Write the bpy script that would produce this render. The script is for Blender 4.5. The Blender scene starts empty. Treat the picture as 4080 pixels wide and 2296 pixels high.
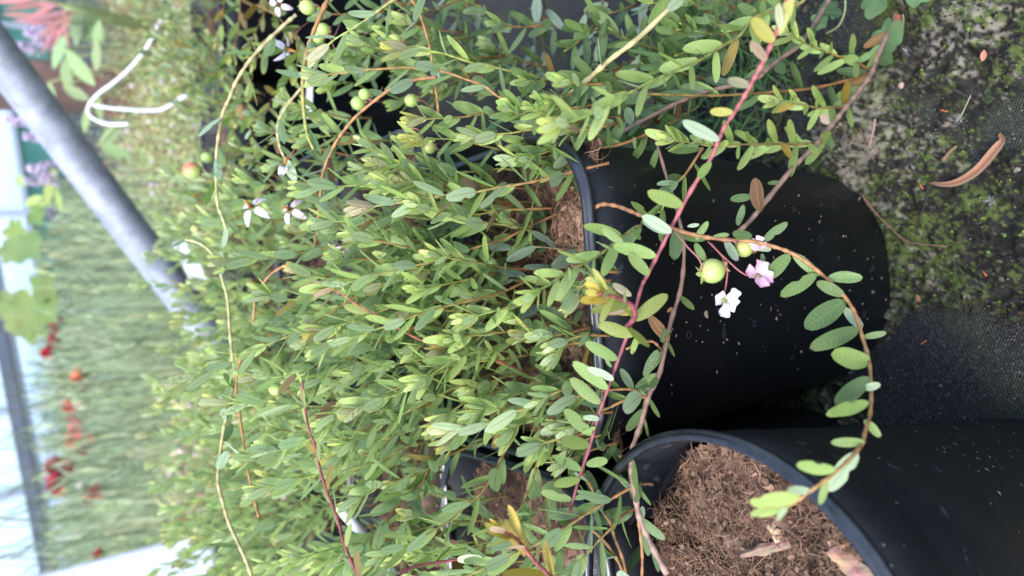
import bpy, bmesh, math, random
import numpy as np
from mathutils import Vector, Matrix, noise as mnoise

sc = bpy.context.scene
COL = sc.collection
rng = random.Random(7)
nrg = np.random.default_rng(11)
R = math.radians

# ------------------------------------------------------------------ camera
H = 0.17                       # height of the camera above the pot rims
HC = 2.2 * H                   # height above the ground
PITCH, ROLL = R(33), R(-4)
FPX = 2968.0                   # focal length in px of the 4080 px wide photograph
cp, sp = math.cos(PITCH), math.sin(PITCH)
AX_F = Vector((0, cp, -sp)); AX_D = Vector((0, -sp, -cp)); AX_X = Vector((1, 0, 0))
cr, sr = math.cos(ROLL), math.sin(ROLL)
C_R = AX_D * cr + AX_X * sr
C_U = AX_D * (-sr) + AX_X * cr
CAM = Vector((0, 0, HC))
cam = bpy.data.cameras.new('camera'); cam_o = bpy.data.objects.new('camera', cam); COL.objects.link(cam_o)
m = Matrix((C_R, C_U, -AX_F)).transposed().to_4x4(); m.translation = CAM
cam_o.matrix_world = m
cam.sensor_width = 36.0; cam.lens = FPX / 4080 * 36
cam.clip_start = 0.01; cam.clip_end = 400
cam.dof.use_dof = True; cam.dof.focus_distance = 0.275; cam.dof.aperture_fstop = cam.lens / 2.6
sc.camera = cam_o

def P(x, y, w):
    return CAM + (AX_F + C_R * ((x - 2040) / FPX) + C_U * ((1148 - y) / FPX)) * w
def PZ(x, y, z):
    d = AX_F + C_R * ((x - 2040) / FPX) + C_U * ((1148 - y) / FPX)
    return CAM + d * ((z - HC) / d.z)

# ------------------------------------------------------------------ light
SUN_EL, SUN_AZ = R(58), R(215)          # azimuth measured from +Y clockwise
world = bpy.data.worlds.new('World'); sc.world = world; world.use_nodes = True
wn = world.node_tree; bg = wn.nodes['Background']
sky = wn.nodes.new('ShaderNodeTexSky'); sky.sky_type = 'NISHITA'; sky.sun_disc = False
sky.sun_elevation = SUN_EL; sky.sun_rotation = SUN_AZ
sky.air_density = 1.0; sky.dust_density = 1.5; sky.ozone_density = 1.5
wn.links.new(sky.outputs[0], bg.inputs[0]); bg.inputs[1].default_value = 0.15
sl = bpy.data.lights.new('sun', 'SUN'); sl.energy = 1.25; sl.angle = R(25); sl.color = (1.0, 0.97, 0.93)
so = bpy.data.objects.new('sun', sl); COL.objects.link(so)
sd = Vector((math.sin(SUN_AZ) * math.cos(SUN_EL), math.cos(SUN_AZ) * math.cos(SUN_EL), math.sin(SUN_EL)))
so.rotation_euler = sd.to_track_quat('Z', 'Y').to_euler(); so.location = (0, 0, 3)
sc.view_settings.view_transform = 'Standard'; sc.view_settings.look = 'None'
sc.view_settings.gamma = 1; sc.view_settings.use_curve_mapping = False
sc.view_settings.exposure = 2.08
sc.cycles.use_denoising = True
sc.cycles.max_bounces = 8; sc.cycles.transparent_max_bounces = 8

# ------------------------------------------------------------------ node helpers
def mat(name):
    m = bpy.data.materials.new(name); m.use_nodes = True
    return m, m.node_tree, m.node_tree.nodes['Principled BSDF']
def nd(t, typ, **kw):
    n = t.nodes.new(typ)
    for k, v in kw.items(): setattr(n, k, v)
    return n
def noise_fac(t, scale, detail=4, rough=.6, src='Object', dist=0):
    tc = nd(t, 'ShaderNodeTexCoord'); n = nd(t, 'ShaderNodeTexNoise')
    n.inputs['Scale'].default_value = scale; n.inputs['Detail'].default_value = detail
    n.inputs['Roughness'].default_value = rough; n.inputs['Distortion'].default_value = dist
    t.links.new(tc.outputs[src], n.inputs['Vector']); return n.outputs['Fac']
def ramp(t, fac, stops):
    r = nd(t, 'ShaderNodeValToRGB'); e = r.color_ramp.elements
    while len(e) < len(stops): e.new(.5)
    for k, (p, c) in zip(e, stops): k.position = p; k.color = (*c, 1)
    t.links.new(fac, r.inputs[0]); return r.outputs[0]
def mixc(t, fac, a, b, mode='MIX'):
    m = nd(t, 'ShaderNodeMix', data_type='RGBA', blend_type=mode)
    for sock, v in ((m.inputs[0], fac), (m.inputs[6], a), (m.inputs[7], b)):
        if hasattr(v, 'is_linked') or isinstance(v, bpy.types.NodeSocket): t.links.new(v, sock)
        elif isinstance(v, (int, float)): sock.default_value = v
        else: sock.default_value = (*v, 1)
    return m.outputs[2]
def mth(t, op, a, b=0.0, c=None, clamp=False):
    m = nd(t, 'ShaderNodeMath', operation=op); m.use_clamp = clamp
    for i, v in enumerate((a, b) if c is None else (a, b, c)):
        if isinstance(v, bpy.types.NodeSocket): t.links.new(v, m.inputs[i])
        else: m.inputs[i].default_value = v
    return m.outputs[0]
def bump(t, bs, h, strength, dist):
    b = nd(t, 'ShaderNodeBump'); b.inputs['Strength'].default_value = strength; b.inputs['Distance'].default_value = dist
    t.links.new(h, b.inputs['Height']); t.links.new(b.outputs[0], bs.inputs['Normal']); return b
def attr_mat(name, rough=.8, attr='Col', spec=.3, var=.25, nscale=900, transl=0):
    m, t, bs = mat(name)
    a = nd(t, 'ShaderNodeAttribute', attribute_name=attr)
    n = noise_fac(t, nscale, 3)
    v = mth(t, 'MULTIPLY_ADD', n, var * 2, 1 - var)
    vm = nd(t, 'ShaderNodeVectorMath', operation='SCALE'); t.links.new(a.outputs['Color'], vm.inputs[0]); t.links.new(v, vm.inputs['Scale'])
    t.links.new(vm.outputs[0], bs.inputs['Base Color'])
    bs.inputs['Roughness'].default_value = rough; bs.inputs['Specular IOR Level'].default_value = spec
    bump(t, bs, n, .4, .0003)
    if transl:
        tr = nd(t, 'ShaderNodeBsdfTranslucent'); t.links.new(vm.outputs[0], tr.inputs[0])
        mx = nd(t, 'ShaderNodeMixShader'); mx.inputs[0].default_value = transl
        t.links.new(bs.outputs[0], mx.inputs[1]); t.links.new(tr.outputs[0], mx.inputs[2])
        t.links.new(mx.outputs[0], t.nodes['Material Output'].inputs[0])
    return m
def plain(name, col, rough=.5, metal=0, spec=.5, nscale=60, var=.15, bmp=0.0, bscale=None):
    m, t, bs = mat(name)
    n = noise_fac(t, nscale, 5)
    t.links.new(ramp(t, n, [(.3, [c * (1 - var) for c in col]), (.7, [min(1, c * (1 + var)) for c in col])]), bs.inputs['Base Color'])
    bs.inputs['Roughness'].default_value = rough; bs.inputs['Metallic'].default_value = metal; bs.inputs['Specular IOR Level'].default_value = spec
    if bmp: bump(t, bs, noise_fac(t, bscale or nscale, 4), .5, bmp)
    return m

# leaf material: data = (age 0..1, red 0..1, random)
def leaf_material(name, per_object):
    m, t, bs = mat(name)
    if per_object:
        oi = nd(t, 'ShaderNodeObjectInfo'); src = oi.outputs['Color']
    else:
        at = nd(t, 'ShaderNodeAttribute', attribute_name='Col'); src = at.outputs['Color']
    s = nd(t, 'ShaderNodeSeparateColor'); t.links.new(src, s.inputs[0])
    age, red, rnd = s.outputs[0], s.outputs[1], s.outputs[2]
    uv = nd(t, 'ShaderNodeUVMap', uv_map='UVMap'); sx = nd(t, 'ShaderNodeSeparateXYZ'); t.links.new(uv.outputs[0], sx.inputs[0])
    u, v = sx.outputs[0], sx.outputs[1]
    ax = mth(t, 'ABSOLUTE', u)
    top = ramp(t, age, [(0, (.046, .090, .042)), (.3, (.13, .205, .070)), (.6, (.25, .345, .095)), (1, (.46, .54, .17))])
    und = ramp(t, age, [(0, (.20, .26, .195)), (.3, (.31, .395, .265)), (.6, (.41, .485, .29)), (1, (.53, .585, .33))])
    rtop = ramp(t, age, [(0, (.16, .035, .018)), (.5, (.22, .14, .02)), (1, (.50, .33, .05))])
    rund = ramp(t, age, [(0, (.16, .045, .04)), (.5, (.33, .19, .14)), (1, (.44, .24, .20))])
    # midrib and side veins
    rib = mth(t, 'LESS_THAN', ax, .045)
    w = nd(t, 'ShaderNodeTexWave', bands_direction='X'); w.inputs['Scale'].default_value = 3.0; w.inputs['Distortion'].default_value = 1.5; w.inputs['Detail'].default_value = 1
    cx = nd(t, 'ShaderNodeCombineXYZ'); t.links.new(mth(t, 'SUBTRACT', v, mth(t, 'MULTIPLY', ax, .12)), cx.inputs[0]); t.links.new(mth(t,'MULTIPLY',u,.2), cx.inputs[1]); t.links.new(cx.outputs[0], w.inputs[0])
    edge = mth(t, 'SMOOTH_MIN', 1.0, mth(t, 'MULTIPLY', mth(t, 'SUBTRACT', ax, .82), 6.0), .1)
    edge = mth(t, 'MAXIMUM', edge, 0.0)
    nz = noise_fac(t, 260, 4, .6)
    rfac = mth(t, 'MULTIPLY', red, mth(t, 'MULTIPLY_ADD', nz, .9, .5), clamp=True)
    ctop = mixc(t, rfac, top, rtop); cund = mixc(t, rfac, und, rund)
    ctop = mixc(t, mth(t, 'MULTIPLY', rib, .55), ctop, (.24, .34, .10))
    ctop = mixc(t, mth(t, 'MULTIPLY', mth(t, 'SUBTRACT', 1.0, w.outputs['Fac']), .16), ctop, (.02, .05, .015))
    cund = mixc(t, mth(t, 'MULTIPLY', rib, .6), cund, (.05, .09, .03))
    # young tips have a dark red margin
    em = mth(t, 'MULTIPLY', edge, mth(t, 'MULTIPLY', mth(t, 'GREATER_THAN', age, .72), .7))
    em2 = mth(t, 'MULTIPLY', edge, .28)
    cund = mixc(t, em2, cund, (.22, .32, .08)); ctop = mixc(t, em2, ctop, (.18, .28, .05))
    cund = mixc(t, em, cund, (.22, .05, .04)); ctop = mixc(t, em, ctop, (.26, .06, .03))
    geo = nd(t, 'ShaderNodeNewGeometry')
    c = mixc(t, geo.outputs['Backfacing'], ctop, cund)
    bl = mth(t, 'MULTIPLY', mth(t, 'GREATER_THAN', rnd, .80), mth(t, 'MULTIPLY', mth(t, 'SUBTRACT', noise_fac(t, 700, 3, .6), .54), 9.0), clamp=True)
    tipb = mth(t, 'MULTIPLY', mth(t, 'LESS_THAN', rnd, .22), mth(t, 'MULTIPLY', mth(t, 'SUBTRACT', v, .90), 9.0), clamp=True)
    c = mixc(t, mth(t, 'MULTIPLY', mth(t, 'MAXIMUM', bl, tipb), .75), c, (.14, .075, .04))
    # dust specks and brightness from leaf to leaf
    sp_ = mth(t, 'GREATER_THAN', noise_fac(t, 2300, 2, .5), .66)
    c = mixc(t, mth(t, 'MULTIPLY', sp_, .28), c, (.34, .38, .25))
    vm = nd(t, 'ShaderNodeVectorMath', operation='SCALE'); t.links.new(c, vm.inputs[0])
    t.links.new(mth(t, 'MULTIPLY', mth(t, 'MULTIPLY_ADD', rnd, .5, .75), mth(t, 'MULTIPLY_ADD', nz, .5, .75)), vm.inputs['Scale'])
    t.links.new(vm.outputs[0], bs.inputs['Base Color'])
    bs.inputs['Roughness'].default_value = .42; bs.inputs['Specular IOR Level'].default_value = .42
    h = mth(t, 'ADD', mth(t, 'MULTIPLY', w.outputs['Fac'], .5), mth(t, 'ADD', mth(t, 'MULTIPLY', rib, -.8), noise_fac(t, 1500, 3)))
    bump(t, bs, h, .35, .0004)
    tr = nd(t, 'ShaderNodeBsdfTranslucent')
    tc = nd(t, 'ShaderNodeVectorMath', operation='MULTIPLY'); t.links.new(vm.outputs[0], tc.inputs[0]); tc.inputs[1].default_value = (1.15, 1.3, .65)
    t.links.new(tc.outputs[0], tr.inputs[0])
    mx = nd(t, 'ShaderNodeMixShader'); mx.inputs[0].default_value = .34
    t.links.new(bs.outputs[0], mx.inputs[1]); t.links.new(tr.outputs[0], mx.inputs[2])
    t.links.new(mx.outputs[0], t.nodes['Material Output'].inputs[0])
    return m
M_LEAF = leaf_material('leaf_single', True)
M_LEAFM = leaf_material('leaf_mass', False)
M_STEM = attr_mat('stem_bark', .55, spec=.35, var=.35, nscale=1400)
M_GEN = attr_mat('tinted_matter', .85, spec=.2, var=.25, nscale=1600)
M_FAR = attr_mat('far_foliage', .6, spec=.25, var=.2, nscale=200, transl=.3)
M_PETAL = attr_mat('petal', .5, spec=.3, var=.08, nscale=600, transl=.35)
M_BERRY = attr_mat('berry_skin', .42, spec=.5, var=.12, nscale=350)

# ------------------------------------------------------------------ mesh helpers
def mesh_np(name, V, F, mat_=None, colors=None, smooth=True, uvs=None):
    """V (n,3) ; F (m,k) uniform faces or list; colors (n,3) per vertex."""
    me = bpy.data.meshes.new(name)
    V = np.asarray(V, np.float32)
    if isinstance(F, np.ndarray):
        k = F.shape[1]; nf = len(F)
        me.vertices.add(len(V)); me.vertices.foreach_set('co', V.ravel())
        me.loops.add(nf * k); me.loops.foreach_set('vertex_index', F.astype(np.int32).ravel())
        me.polygons.add(nf); me.polygons.foreach_set('loop_start', np.arange(nf, dtype=np.int32) * k)
        try: me.polygons.foreach_set('loop_total', np.full(nf, k, np.int32))
        except Exception: pass
        me.update(calc_edges=True)
    else:
        me.from_pydata(V.tolist(), [], F)
    if colors is not None:
        ca = me.color_attributes.new('Col', 'FLOAT_COLOR', 'POINT')
        c4 = np.ones((len(V), 4), np.float32); c4[:, :3] = colors
        ca.data.foreach_set('color', c4.ravel())
    if uvs is not None:
        ul = me.uv_layers.new(name='UVMap')
        idx = np.empty(len(me.loops), np.int32); me.loops.foreach_get('vertex_index', idx)
        ul.data.foreach_set('uv', np.asarray(uvs, np.float32)[idx].ravel())
    if smooth: me.polygons.foreach_set('use_smooth', np.ones(len(me.polygons), bool))
    if mat_: me.materials.append(mat_)
    me.validate(); me.update()
    return me
def link(name, data, parent=None, loc=None):
    o = bpy.data.objects.new(name, data); COL.objects.link(o)
    if parent: o.parent = parent
    if loc is not None: o.location = loc
    return o
def tag(o, label=None, cat=None, group=None, kind=None):
    if label: o['label'] = label
    if cat: o['category'] = cat
    if group: o['group'] = group
    if kind: o['kind'] = kind
    return o
def bm_obj(name, bm, m, parent=None, smooth=False, loc=None):
    me = bpy.data.meshes.new(name); bm.normal_update(); bm.to_mesh(me); bm.free()
    if smooth: me.polygons.foreach_set('use_smooth', np.ones(len(me.polygons), bool))
    me.materials.append(m); return link(name, me, parent, loc)

def catmull(pts, n_per=6):
    pts = [Vector(p) for p in pts]
    if len(pts) == 2: return [pts[0].lerp(pts[1], i / n_per) for i in range(n_per + 1)]
    q = [pts[0] * 2 - pts[1]] + pts + [pts[-1] * 2 - pts[-2]]; out = []
    for i in range(1, len(q) - 2):
        p0, p1, p2, p3 = q[i-1:i+3]
        for j in range(n_per):
            t = j / n_per
            out.append(.5 * ((2*p1) + (p2-p0)*t + (2*p0-5*p1+4*p2-p3)*t*t + (3*p1-p0-3*p2+p3)*t**3))
    out.append(pts[-1].copy()); return out

def tube_geo(path, rad, sides=6, cols=None, cap=True):
    """path: list of Vector; rad: scalar or list; cols: list of rgb. returns V,F(list of quads),C"""
    n = len(path); rad = [rad] * n if isinstance(rad, (int, float)) else rad
    V = []; C = []; up = None
    for i, p in enumerate(path):
        T = (path[min(i+1, n-1)] - path[max(i-1, 0)]); T = T.normalized() if T.length > 1e-9 else Vector((0, 0, 1))
        if up is None: up = T.orthogonal().normalized()
        up = (up - T * up.dot(T)); up = up.normalized() if up.length > 1e-6 else T.orthogonal().normalized()
        s = T.cross(up)
        for k in range(sides):
            a = 2 * math.pi * k / sides
            V.append(p + (up * math.cos(a) + s * math.sin(a)) * rad[i]); C.append(cols[i] if cols else (1, 1, 1))
    F = []
    for i in range(n - 1):
        for k in range(sides):
            a = i * sides + k; b = i * sides + (k + 1) % sides
            F.append((a, b, b + sides, a + sides))
    if cap:
        F.append(tuple(range(sides - 1, -1, -1))); F.append(tuple((n - 1) * sides + k for k in range(sides)))
    return V, F, C
def tube_obj(name, path, rad, m, parent=None, sides=6, cols=None):
    V, F, C = tube_geo(path, rad, sides, cols)
    me = bpy.data.meshes.new(name); me.from_pydata(V, [], F)
    if cols:
        ca = me.color_attributes.new('Col', 'FLOAT_COLOR', 'POINT')
        ca.data.foreach_set('color', np.array([(*c, 1) for c in C], np.float32).ravel())
    me.polygons.foreach_set('use_smooth', np.ones(len(me.polygons), bool)); me.materials.append(m)
    return link(name, me, parent)

class Geo:
    """collects pieces into one mesh with a colour attribute"""
    def __init__(s): s.V = []; s.F = []; s.C = []; s.n = 0
    def add(s, V, F, C):
        s.V.extend([tuple(v) for v in V]); s.F.extend([tuple(i + s.n for i in f) for f in F]); s.C.extend(C if len(C) == len(V) else [C] * len(V)); s.n += len(V)
    def tube(s, path, rad, col, sides=5):
        V, F, C = tube_geo(path, rad, sides, [col] * len(path) if not isinstance(col, list) else col); s.add(V, F, C)
    def blade(s, p, d, nrm, L, W, col, seg=3, curl=0.0):
        """a small leaf: 2*seg quads around a midline"""
        d = d.normalized(); side = d.cross(nrm).normalized(); nn = side.cross(d)
        V = []; 
        for i in range(seg + 1):
            t = i / seg; w = W * .5 * math.sin(math.pi * min(1, max(.04, t * .92 + .04))) ** .8
            c = p + d * (L * t) + nn * (curl * L * t * t)
            V += [c - side * w, c - nn * (w * .25), c + side * w]
        F = []
        for i in range(seg):
            a = i * 3; F += [(a, a+1, a+4, a+3), (a+1, a+2, a+5, a+4)]
        s.add(V, F, [col] * len(V))
    def ball(s, p, r, col, sub=1, squash=1.0):
        V, F = ICO[sub]; s.add([p + Vector((v[0]*r, v[1]*r, v[2]*r*squash)) for v in V], F, [col] * len(V))
    def obj(s, name, m, parent=None, smooth=True):
        me = bpy.data.meshes.new(name); me.from_pydata(s.V, [], s.F)
        ca = me.color_attributes.new('Col', 'FLOAT_COLOR', 'POINT')
        ca.data.foreach_set('color', np.array([(*c[:3], 1) for c in s.C], np.float32).ravel())
        if smooth: me.polygons.foreach_set('use_smooth', np.ones(len(me.polygons), bool))
        me.materials.append(m); return link(name, me, parent)
ICO = {}
for s_ in (1, 2, 3):
    b_ = bmesh.new(); bmesh.ops.create_icosphere(b_, subdivisions=s_, radius=1)
    ICO[s_] = ([tuple(v.co) for v in b_.verts], [tuple(v.index for v in f.verts) for f in b_.faces]); b_.free()

# value noise fbm on numpy arrays
_tab = nrg.random((256, 256)).astype(np.float32)
def vnoise(x, y):
    xi = np.floor(x).astype(int); yi = np.floor(y).astype(int); fx = x - xi; fy = y - yi
    fx = fx * fx * (3 - 2 * fx); fy = fy * fy * (3 - 2 * fy)
    a = _tab[xi & 255, yi & 255]; b = _tab[(xi+1) & 255, yi & 255]; c = _tab[xi & 255, (yi+1) & 255]; d = _tab[(xi+1) & 255, (yi+1) & 255]
    return (a*(1-fx)+b*fx)*(1-fy) + (c*(1-fx)+d*fx)*fy
def fbm(x, y, oct=4, g=.5):
    s = 0; a = 1; tot = 0
    for i in range(oct):
        s = s + a * vnoise(x * 2**i + 17.3*i, y * 2**i + 31.7*i); tot += a; a *= g
    return s / tot
def instance_np(base_V, base_F, locs, rots, scales, cols):
    """locs (n,3), rots (n,3,3), scales (n,3) -> merged arrays"""
    n = len(locs); bv = np.asarray(base_V, np.float32); bf = np.asarray(base_F, np.int64)
    V = np.einsum('nij,nvj->nvi', rots, bv[None] * scales[:, None, :]) + locs[:, None, :]
    F = bf[None] + (np.arange(n) * len(bv))[:, None, None]
    C = np.repeat(cols, len(bv), axis=0)
    return V.reshape(-1, 3), F.reshape(-1, bf.shape[1]), C
def rand_rot(n, tilt=1.0):
    a = nrg.random(n) * 2 * np.pi; b = (nrg.random(n) - .5) * np.pi * tilt; c = (nrg.random(n) - .5) * np.pi * tilt
    ca, sa, cb, sb, cc, sc_ = np.cos(a), np.sin(a), np.cos(b), np.sin(b), np.cos(c), np.sin(c)
    z = np.zeros(n); o = np.ones(n)
    Rz = np.stack([ca, -sa, z, sa, ca, z, z, z, o], 1).reshape(-1, 3, 3)
    Rx = np.stack([o, z, z, z, cb, -sb, z, sb, cb], 1).reshape(-1, 3, 3)
    Ry = np.stack([cc, z, sc_, z, o, z, -sc_, z, cc], 1).reshape(-1, 3, 3)
    return Rz @ Rx @ Ry
ICO1 = (np.array(ICO[1][0]), np.array(ICO[1][1]))
CHIP_V = np.array([(-1,-.6,0),(.2,-1,.15),(1,-.2,0),(.7,.9,-.1),(-.5,.8,.1),(0,0,.35)], float)
CHIP_F = np.array([(0,1,5),(1,2,5),(2,3,5),(3,4,5),(4,0,5)])
FIB_V = []; 
for i_ in range(5):
    t_ = i_ / 4
    for k_ in range(3):
        a_ = 2*math.pi*k_/3; rr = 1 if 0 < i_ < 4 else .4
        FIB_V.append((t_ - .5, .22*math.sin(t_*5) + math.cos(a_)*.02*rr, .16*math.sin(t_*3.1) + math.sin(a_)*.02*rr))
FIB_V = np.array(FIB_V); FIB_F = []
for i_ in range(4):
    for k_ in range(3):
        a_ = i_*3+k_; b_ = i_*3+(k_+1)%3; FIB_F.append((a_, b_, b_+3, a_+3))
FIB_F = np.array(FIB_F)

# ================================================================== GROUND
m_, t, bs = mat('woven_ground_cloth')
tc = nd(t, 'ShaderNodeTexCoord')
wv1 = nd(t, 'ShaderNodeTexWave', bands_direction='X'); wv1.inputs['Scale'].default_value = 260; wv1.inputs['Distortion'].default_value = .6
wv2 = nd(t, 'ShaderNodeTexWave', bands_direction='Y'); wv2.inputs['Scale'].default_value = 260; wv2.inputs['Distortion'].default_value = .6
mp = nd(t, 'ShaderNodeMapping'); mp.inputs['Rotation'].default_value = (0, 0, R(24)); t.links.new(tc.outputs['Object'], mp.inputs[0])
t.links.new(mp.outputs[0], wv1.inputs[0]); t.links.new(mp.outputs[0], wv2.inputs[0])
wv = mth(t, 'MULTIPLY', wv1.outputs['Fac'], wv2.outputs['Fac'])
n1 = noise_fac(t, 22, 5); n2 = noise_fac(t, 900, 3)
c = mixc(t, wv, (.012, .0125, .013), (.088, .084, .078))
c = mixc(t, mth(t, 'MULTIPLY', mth(t, 'GREATER_THAN', n2, .57), .6), c, (.16, .155, .14)); c = mixc(t, ramp(t, noise_fac(t, 420, 3, .6), [(.4, (.75, .75, .75)), (.55, (0, 0, 0))]), c, (.012, .012, .011))
c = mixc(t, ramp(t, n1, [(.45, (0, 0, 0)), (.65, (.5, .5, .5))]), c, (.055, .065, .03))
t.links.new(c, bs.inputs['Base Color']); bs.inputs['Roughness'].default_value = .72; bs.inputs['Specular IOR Level'].default_value = .3
bump(t, bs, mth(t, 'ADD', wv, mth(t, 'MULTIPLY', n2, .8)), 1.0, .0016)
M_CLOTH = m_
g = 30.0
gme = mesh_np('ground', [(-g, -3, 0), (g, -3, 0), (g, 45, 0), (-g, 45, 0)], np.array([(0, 1, 2, 3)]), M_CLOTH, smooth=False)
go = link('ground', gme); tag(go, kind='structure')

# moss and soil crust on the cloth near the pots
x0, x1, y0, y1 = -.22, .30, .05, .66; st = .00095
xs = np.arange(x0, x1, st); ys = np.arange(y0, y1, st); X, Y = np.meshgrid(xs, ys)
big = fbm(X*9+3, Y*9+1, 4); mid = fbm(X*40+5, Y*40+9, 4, .6); fine = fbm(X*380, Y*380, 3, .7)
# bare cloth: lower left of the bed edge, and behind right of the plants
def blob(cx, cy, rx, ry): return np.clip(1 - ((X-cx)/rx)**2 - ((Y-cy)/ry)**2, 0, 1)
q1 = PZ(3750, 1560, 0); q2 = PZ(4130, 470, 0); q3 = PZ(2000, 120, 0); q4 = PZ(2400, 150, 0)
bare = 1.5*blob(q1.x, q1.y, .055, .06) + 1.0*blob(q2.x, q2.y, .014, .024) + 1.6*blob(q3.x, q3.y, .10, .14) + 1.0*blob(q4.x, q4.y, .05, .07)
cover = np.clip((big*.9 + mid*.7 - bare*.75 - .42) * 3.2 + (fbm(X*300+5, Y*300, 3, .7)-.5)*2.2*(bare > .05), 0, 1)
Z = -.0012 + cover * (.0018 + .0065*(mid-.25)**2*4 + .0040*(fine - .4))
sp1 = .6*fbm(X*620+3, Y*620+5, 2, .7)+.4*fbm(X*160+3, Y*160, 3); sp2 = .6*fbm(X*520+60, Y*520+2, 2, .7)+.4*fbm(X*140+30, Y*140, 3)
mz = fbm(X*14+40, Y*14+8, 4, .6); lz = fbm(X*17+90, Y*17+70, 4, .62)
mossf = np.clip((mz - .50)*5 + (sp1-.53)*8, 0, 1) * cover
lich = np.clip((lz - .53)*6 + (sp2-.52)*9, 0, 1) * cover
soil = np.array([.012, .011, .010]); green = np.array([.072, .100, .022]); pale = np.array([.20, .175, .135])
Cc = soil[None, None] * (.3 + 2.2*fine[..., None]**2)
Cc = Cc*(1-mossf[..., None]*.8) + green*(.25+1.2*sp1[..., None]**1.5)*mossf[..., None]*.8
Cc = Cc*(1-lich[..., None]*.75) + pale*(.35+.9*sp2[..., None])*lich[..., None]*.75
nx, ny = len(xs), len(ys)
idx = np.arange(nx*ny).reshape(ny, nx)
F = np.stack([idx[:-1, :-1], idx[:-1, 1:], idx[1:, 1:], idx[1:, :-1]], -1).reshape(-1, 4)
keep = (cover[:-1, :-1].ravel() > .01)
me = mesh_np('soil_crust', np.stack([X, Y, Z], -1).reshape(-1, 3), F[keep], M_GEN, Cc.reshape(-1, 3))
tag(link('soil_crust', me), 'crust of black soil, pale lichen and green moss over the woven ground cloth', 'soil', kind='stuff')
def crust_at(x, y, arr):
    i = np.clip(((y - y0)/st).astype(int), 0, ny-1); j = np.clip(((x - x0)/st).astype(int), 0, nx-1); return arr[i, j]
def scatter(n, weight, thr, rmin, rmax, colf, base, flat=.6, tilt=1.0, lift=.0):
    x = x0 + nrg.random(n)*(x1-x0); y = y0 + nrg.random(n)*(y1-y0)
    w = crust_at(x, y, weight); k = w > thr*nrg.random(n) + .05; x, y = x[k], y[k]; n = len(x)
    z = np.maximum(crust_at(x, y, Z), 0) + lift; r = rmin + (rmax-rmin)*nrg.random(n)**2
    s = np.stack([r, r*(.6+.4*nrg.random(n)), r*flat], 1)
    return instance_np(base[0], base[1], np.stack([x, y, z], 1), rand_rot(n, tilt), s, colf(n))
def cols_between(a, b):
    a = np.array(a); b = np.array(b)
    return lambda n: a + (b-a)*nrg.random((n, 1))**1.5 * (.8 + .4*nrg.random((n, 3)))
V, F, C = scatter(42000, mossf, .9, .0003, .0011, cols_between((.025, .042, .010), (.13, .19, .03)), ICO1, .8)
tag(link('moss', mesh_np('moss', V, F, M_GEN, C)), 'bright green moss tufts spotting the black soil beside the pots', 'moss', kind='stuff')
V1, F1, C1 = scatter(16000, cover, .9, .0004, .0016, cols_between((.006, .006, .006), (.035, .026, .018)), (CHIP_V, CHIP_F), 1, .6, .0005)
V3, F3, C3 = scatter(30000, np.ones_like(cover), .9, .0002, .0007, cols_between((.02, .02, .016), (.12, .12, .10)), (CHIP_V, CHIP_F), 1, .6, .0006)
V2, F2, C2 = scatter(7000, lich, .9, .0004, .0015, cols_between((.10, .085, .06), (.28, .24, .18)), (CHIP_V, CHIP_F), 1, .5, .0006)
me = mesh_np('grit', np.vstack([V1, V2, V3]), np.vstack([F1, F2 + len(V1), F3 + len(V1) + len(V2)]), M_GEN, np.vstack([C1, C2, C3]), smooth=False)
tag(link('grit', me), 'crumbs of soil and pale lichen flakes strewn over the ground', 'grit', kind='stuff')

# ================================================================== POTS
m_, t, bs = mat('black_pot_plastic')
n1 = noise_fac(t, 35, 4); n2 = noise_fac(t, 160, 2, .4)
spk = ramp(t, n2, [(.70, (0, 0, 0)), (.73, (1, 1, 1))])
vo = nd(t, 'ShaderNodeTexVoronoi', feature='F1'); vo.inputs['Scale'].default_value = 120; tc = nd(t, 'ShaderNodeTexCoord'); t.links.new(tc.outputs['Object'], vo.inputs['Vector'])
spk2 = mth(t, 'LESS_THAN', vo.outputs['Distance'], .055)
c = mixc(t, n1, (.0024, .0027, .0042), (.0052, .0058, .0085))
sm = ramp(t, noise_fac(t, 14, 6, .7), [(.5, (0, 0, 0)), (.8, (.12, .12, .12))]); c = mixc(t, sm, c, (.10, .085, .07))
vr = nd(t, 'ShaderNodeTexVoronoi', feature='F1'); vr.inputs['Scale'].default_value = 60; t.links.new(tc.outputs['Object'], vr.inputs['Vector'])
ring = mth(t, 'MULTIPLY', mth(t, 'GREATER_THAN', vr.outputs['Distance'], .085), mth(t, 'LESS_THAN', vr.outputs['Distance'], .10)); c = mixc(t, mth(t, 'MULTIPLY', ring, .22), c, (.25, .25, .27))
c = mixc(t, mth(t, 'MULTIPLY', spk2, .7), c, (.22, .17, .12)); c = mixc(t, mth(t, 'MULTIPLY', spk, .25), c, (.10, .10, .10))
t.links.new(c, bs.inputs['Base Color']); bs.inputs['Roughness'].default_value = .5; bs.inputs['Specular IOR Level'].default_value = .28
bump(t, bs, noise_fac(t, 700, 2), .1, .0002)
M_POT = m_
m_, t, bs = mat('pot_rim_plastic')
t.links.new(ramp(t, noise_fac(t, 300, 4), [(.3, (.006, .0065, .010)), (.75, (.017, .018, .025))]), bs.inputs['Base Color']); bs.inputs['Roughness'].default_value = .3; bs.inputs['Specular IOR Level'].default_value = .6
M_RIM = m_

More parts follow.
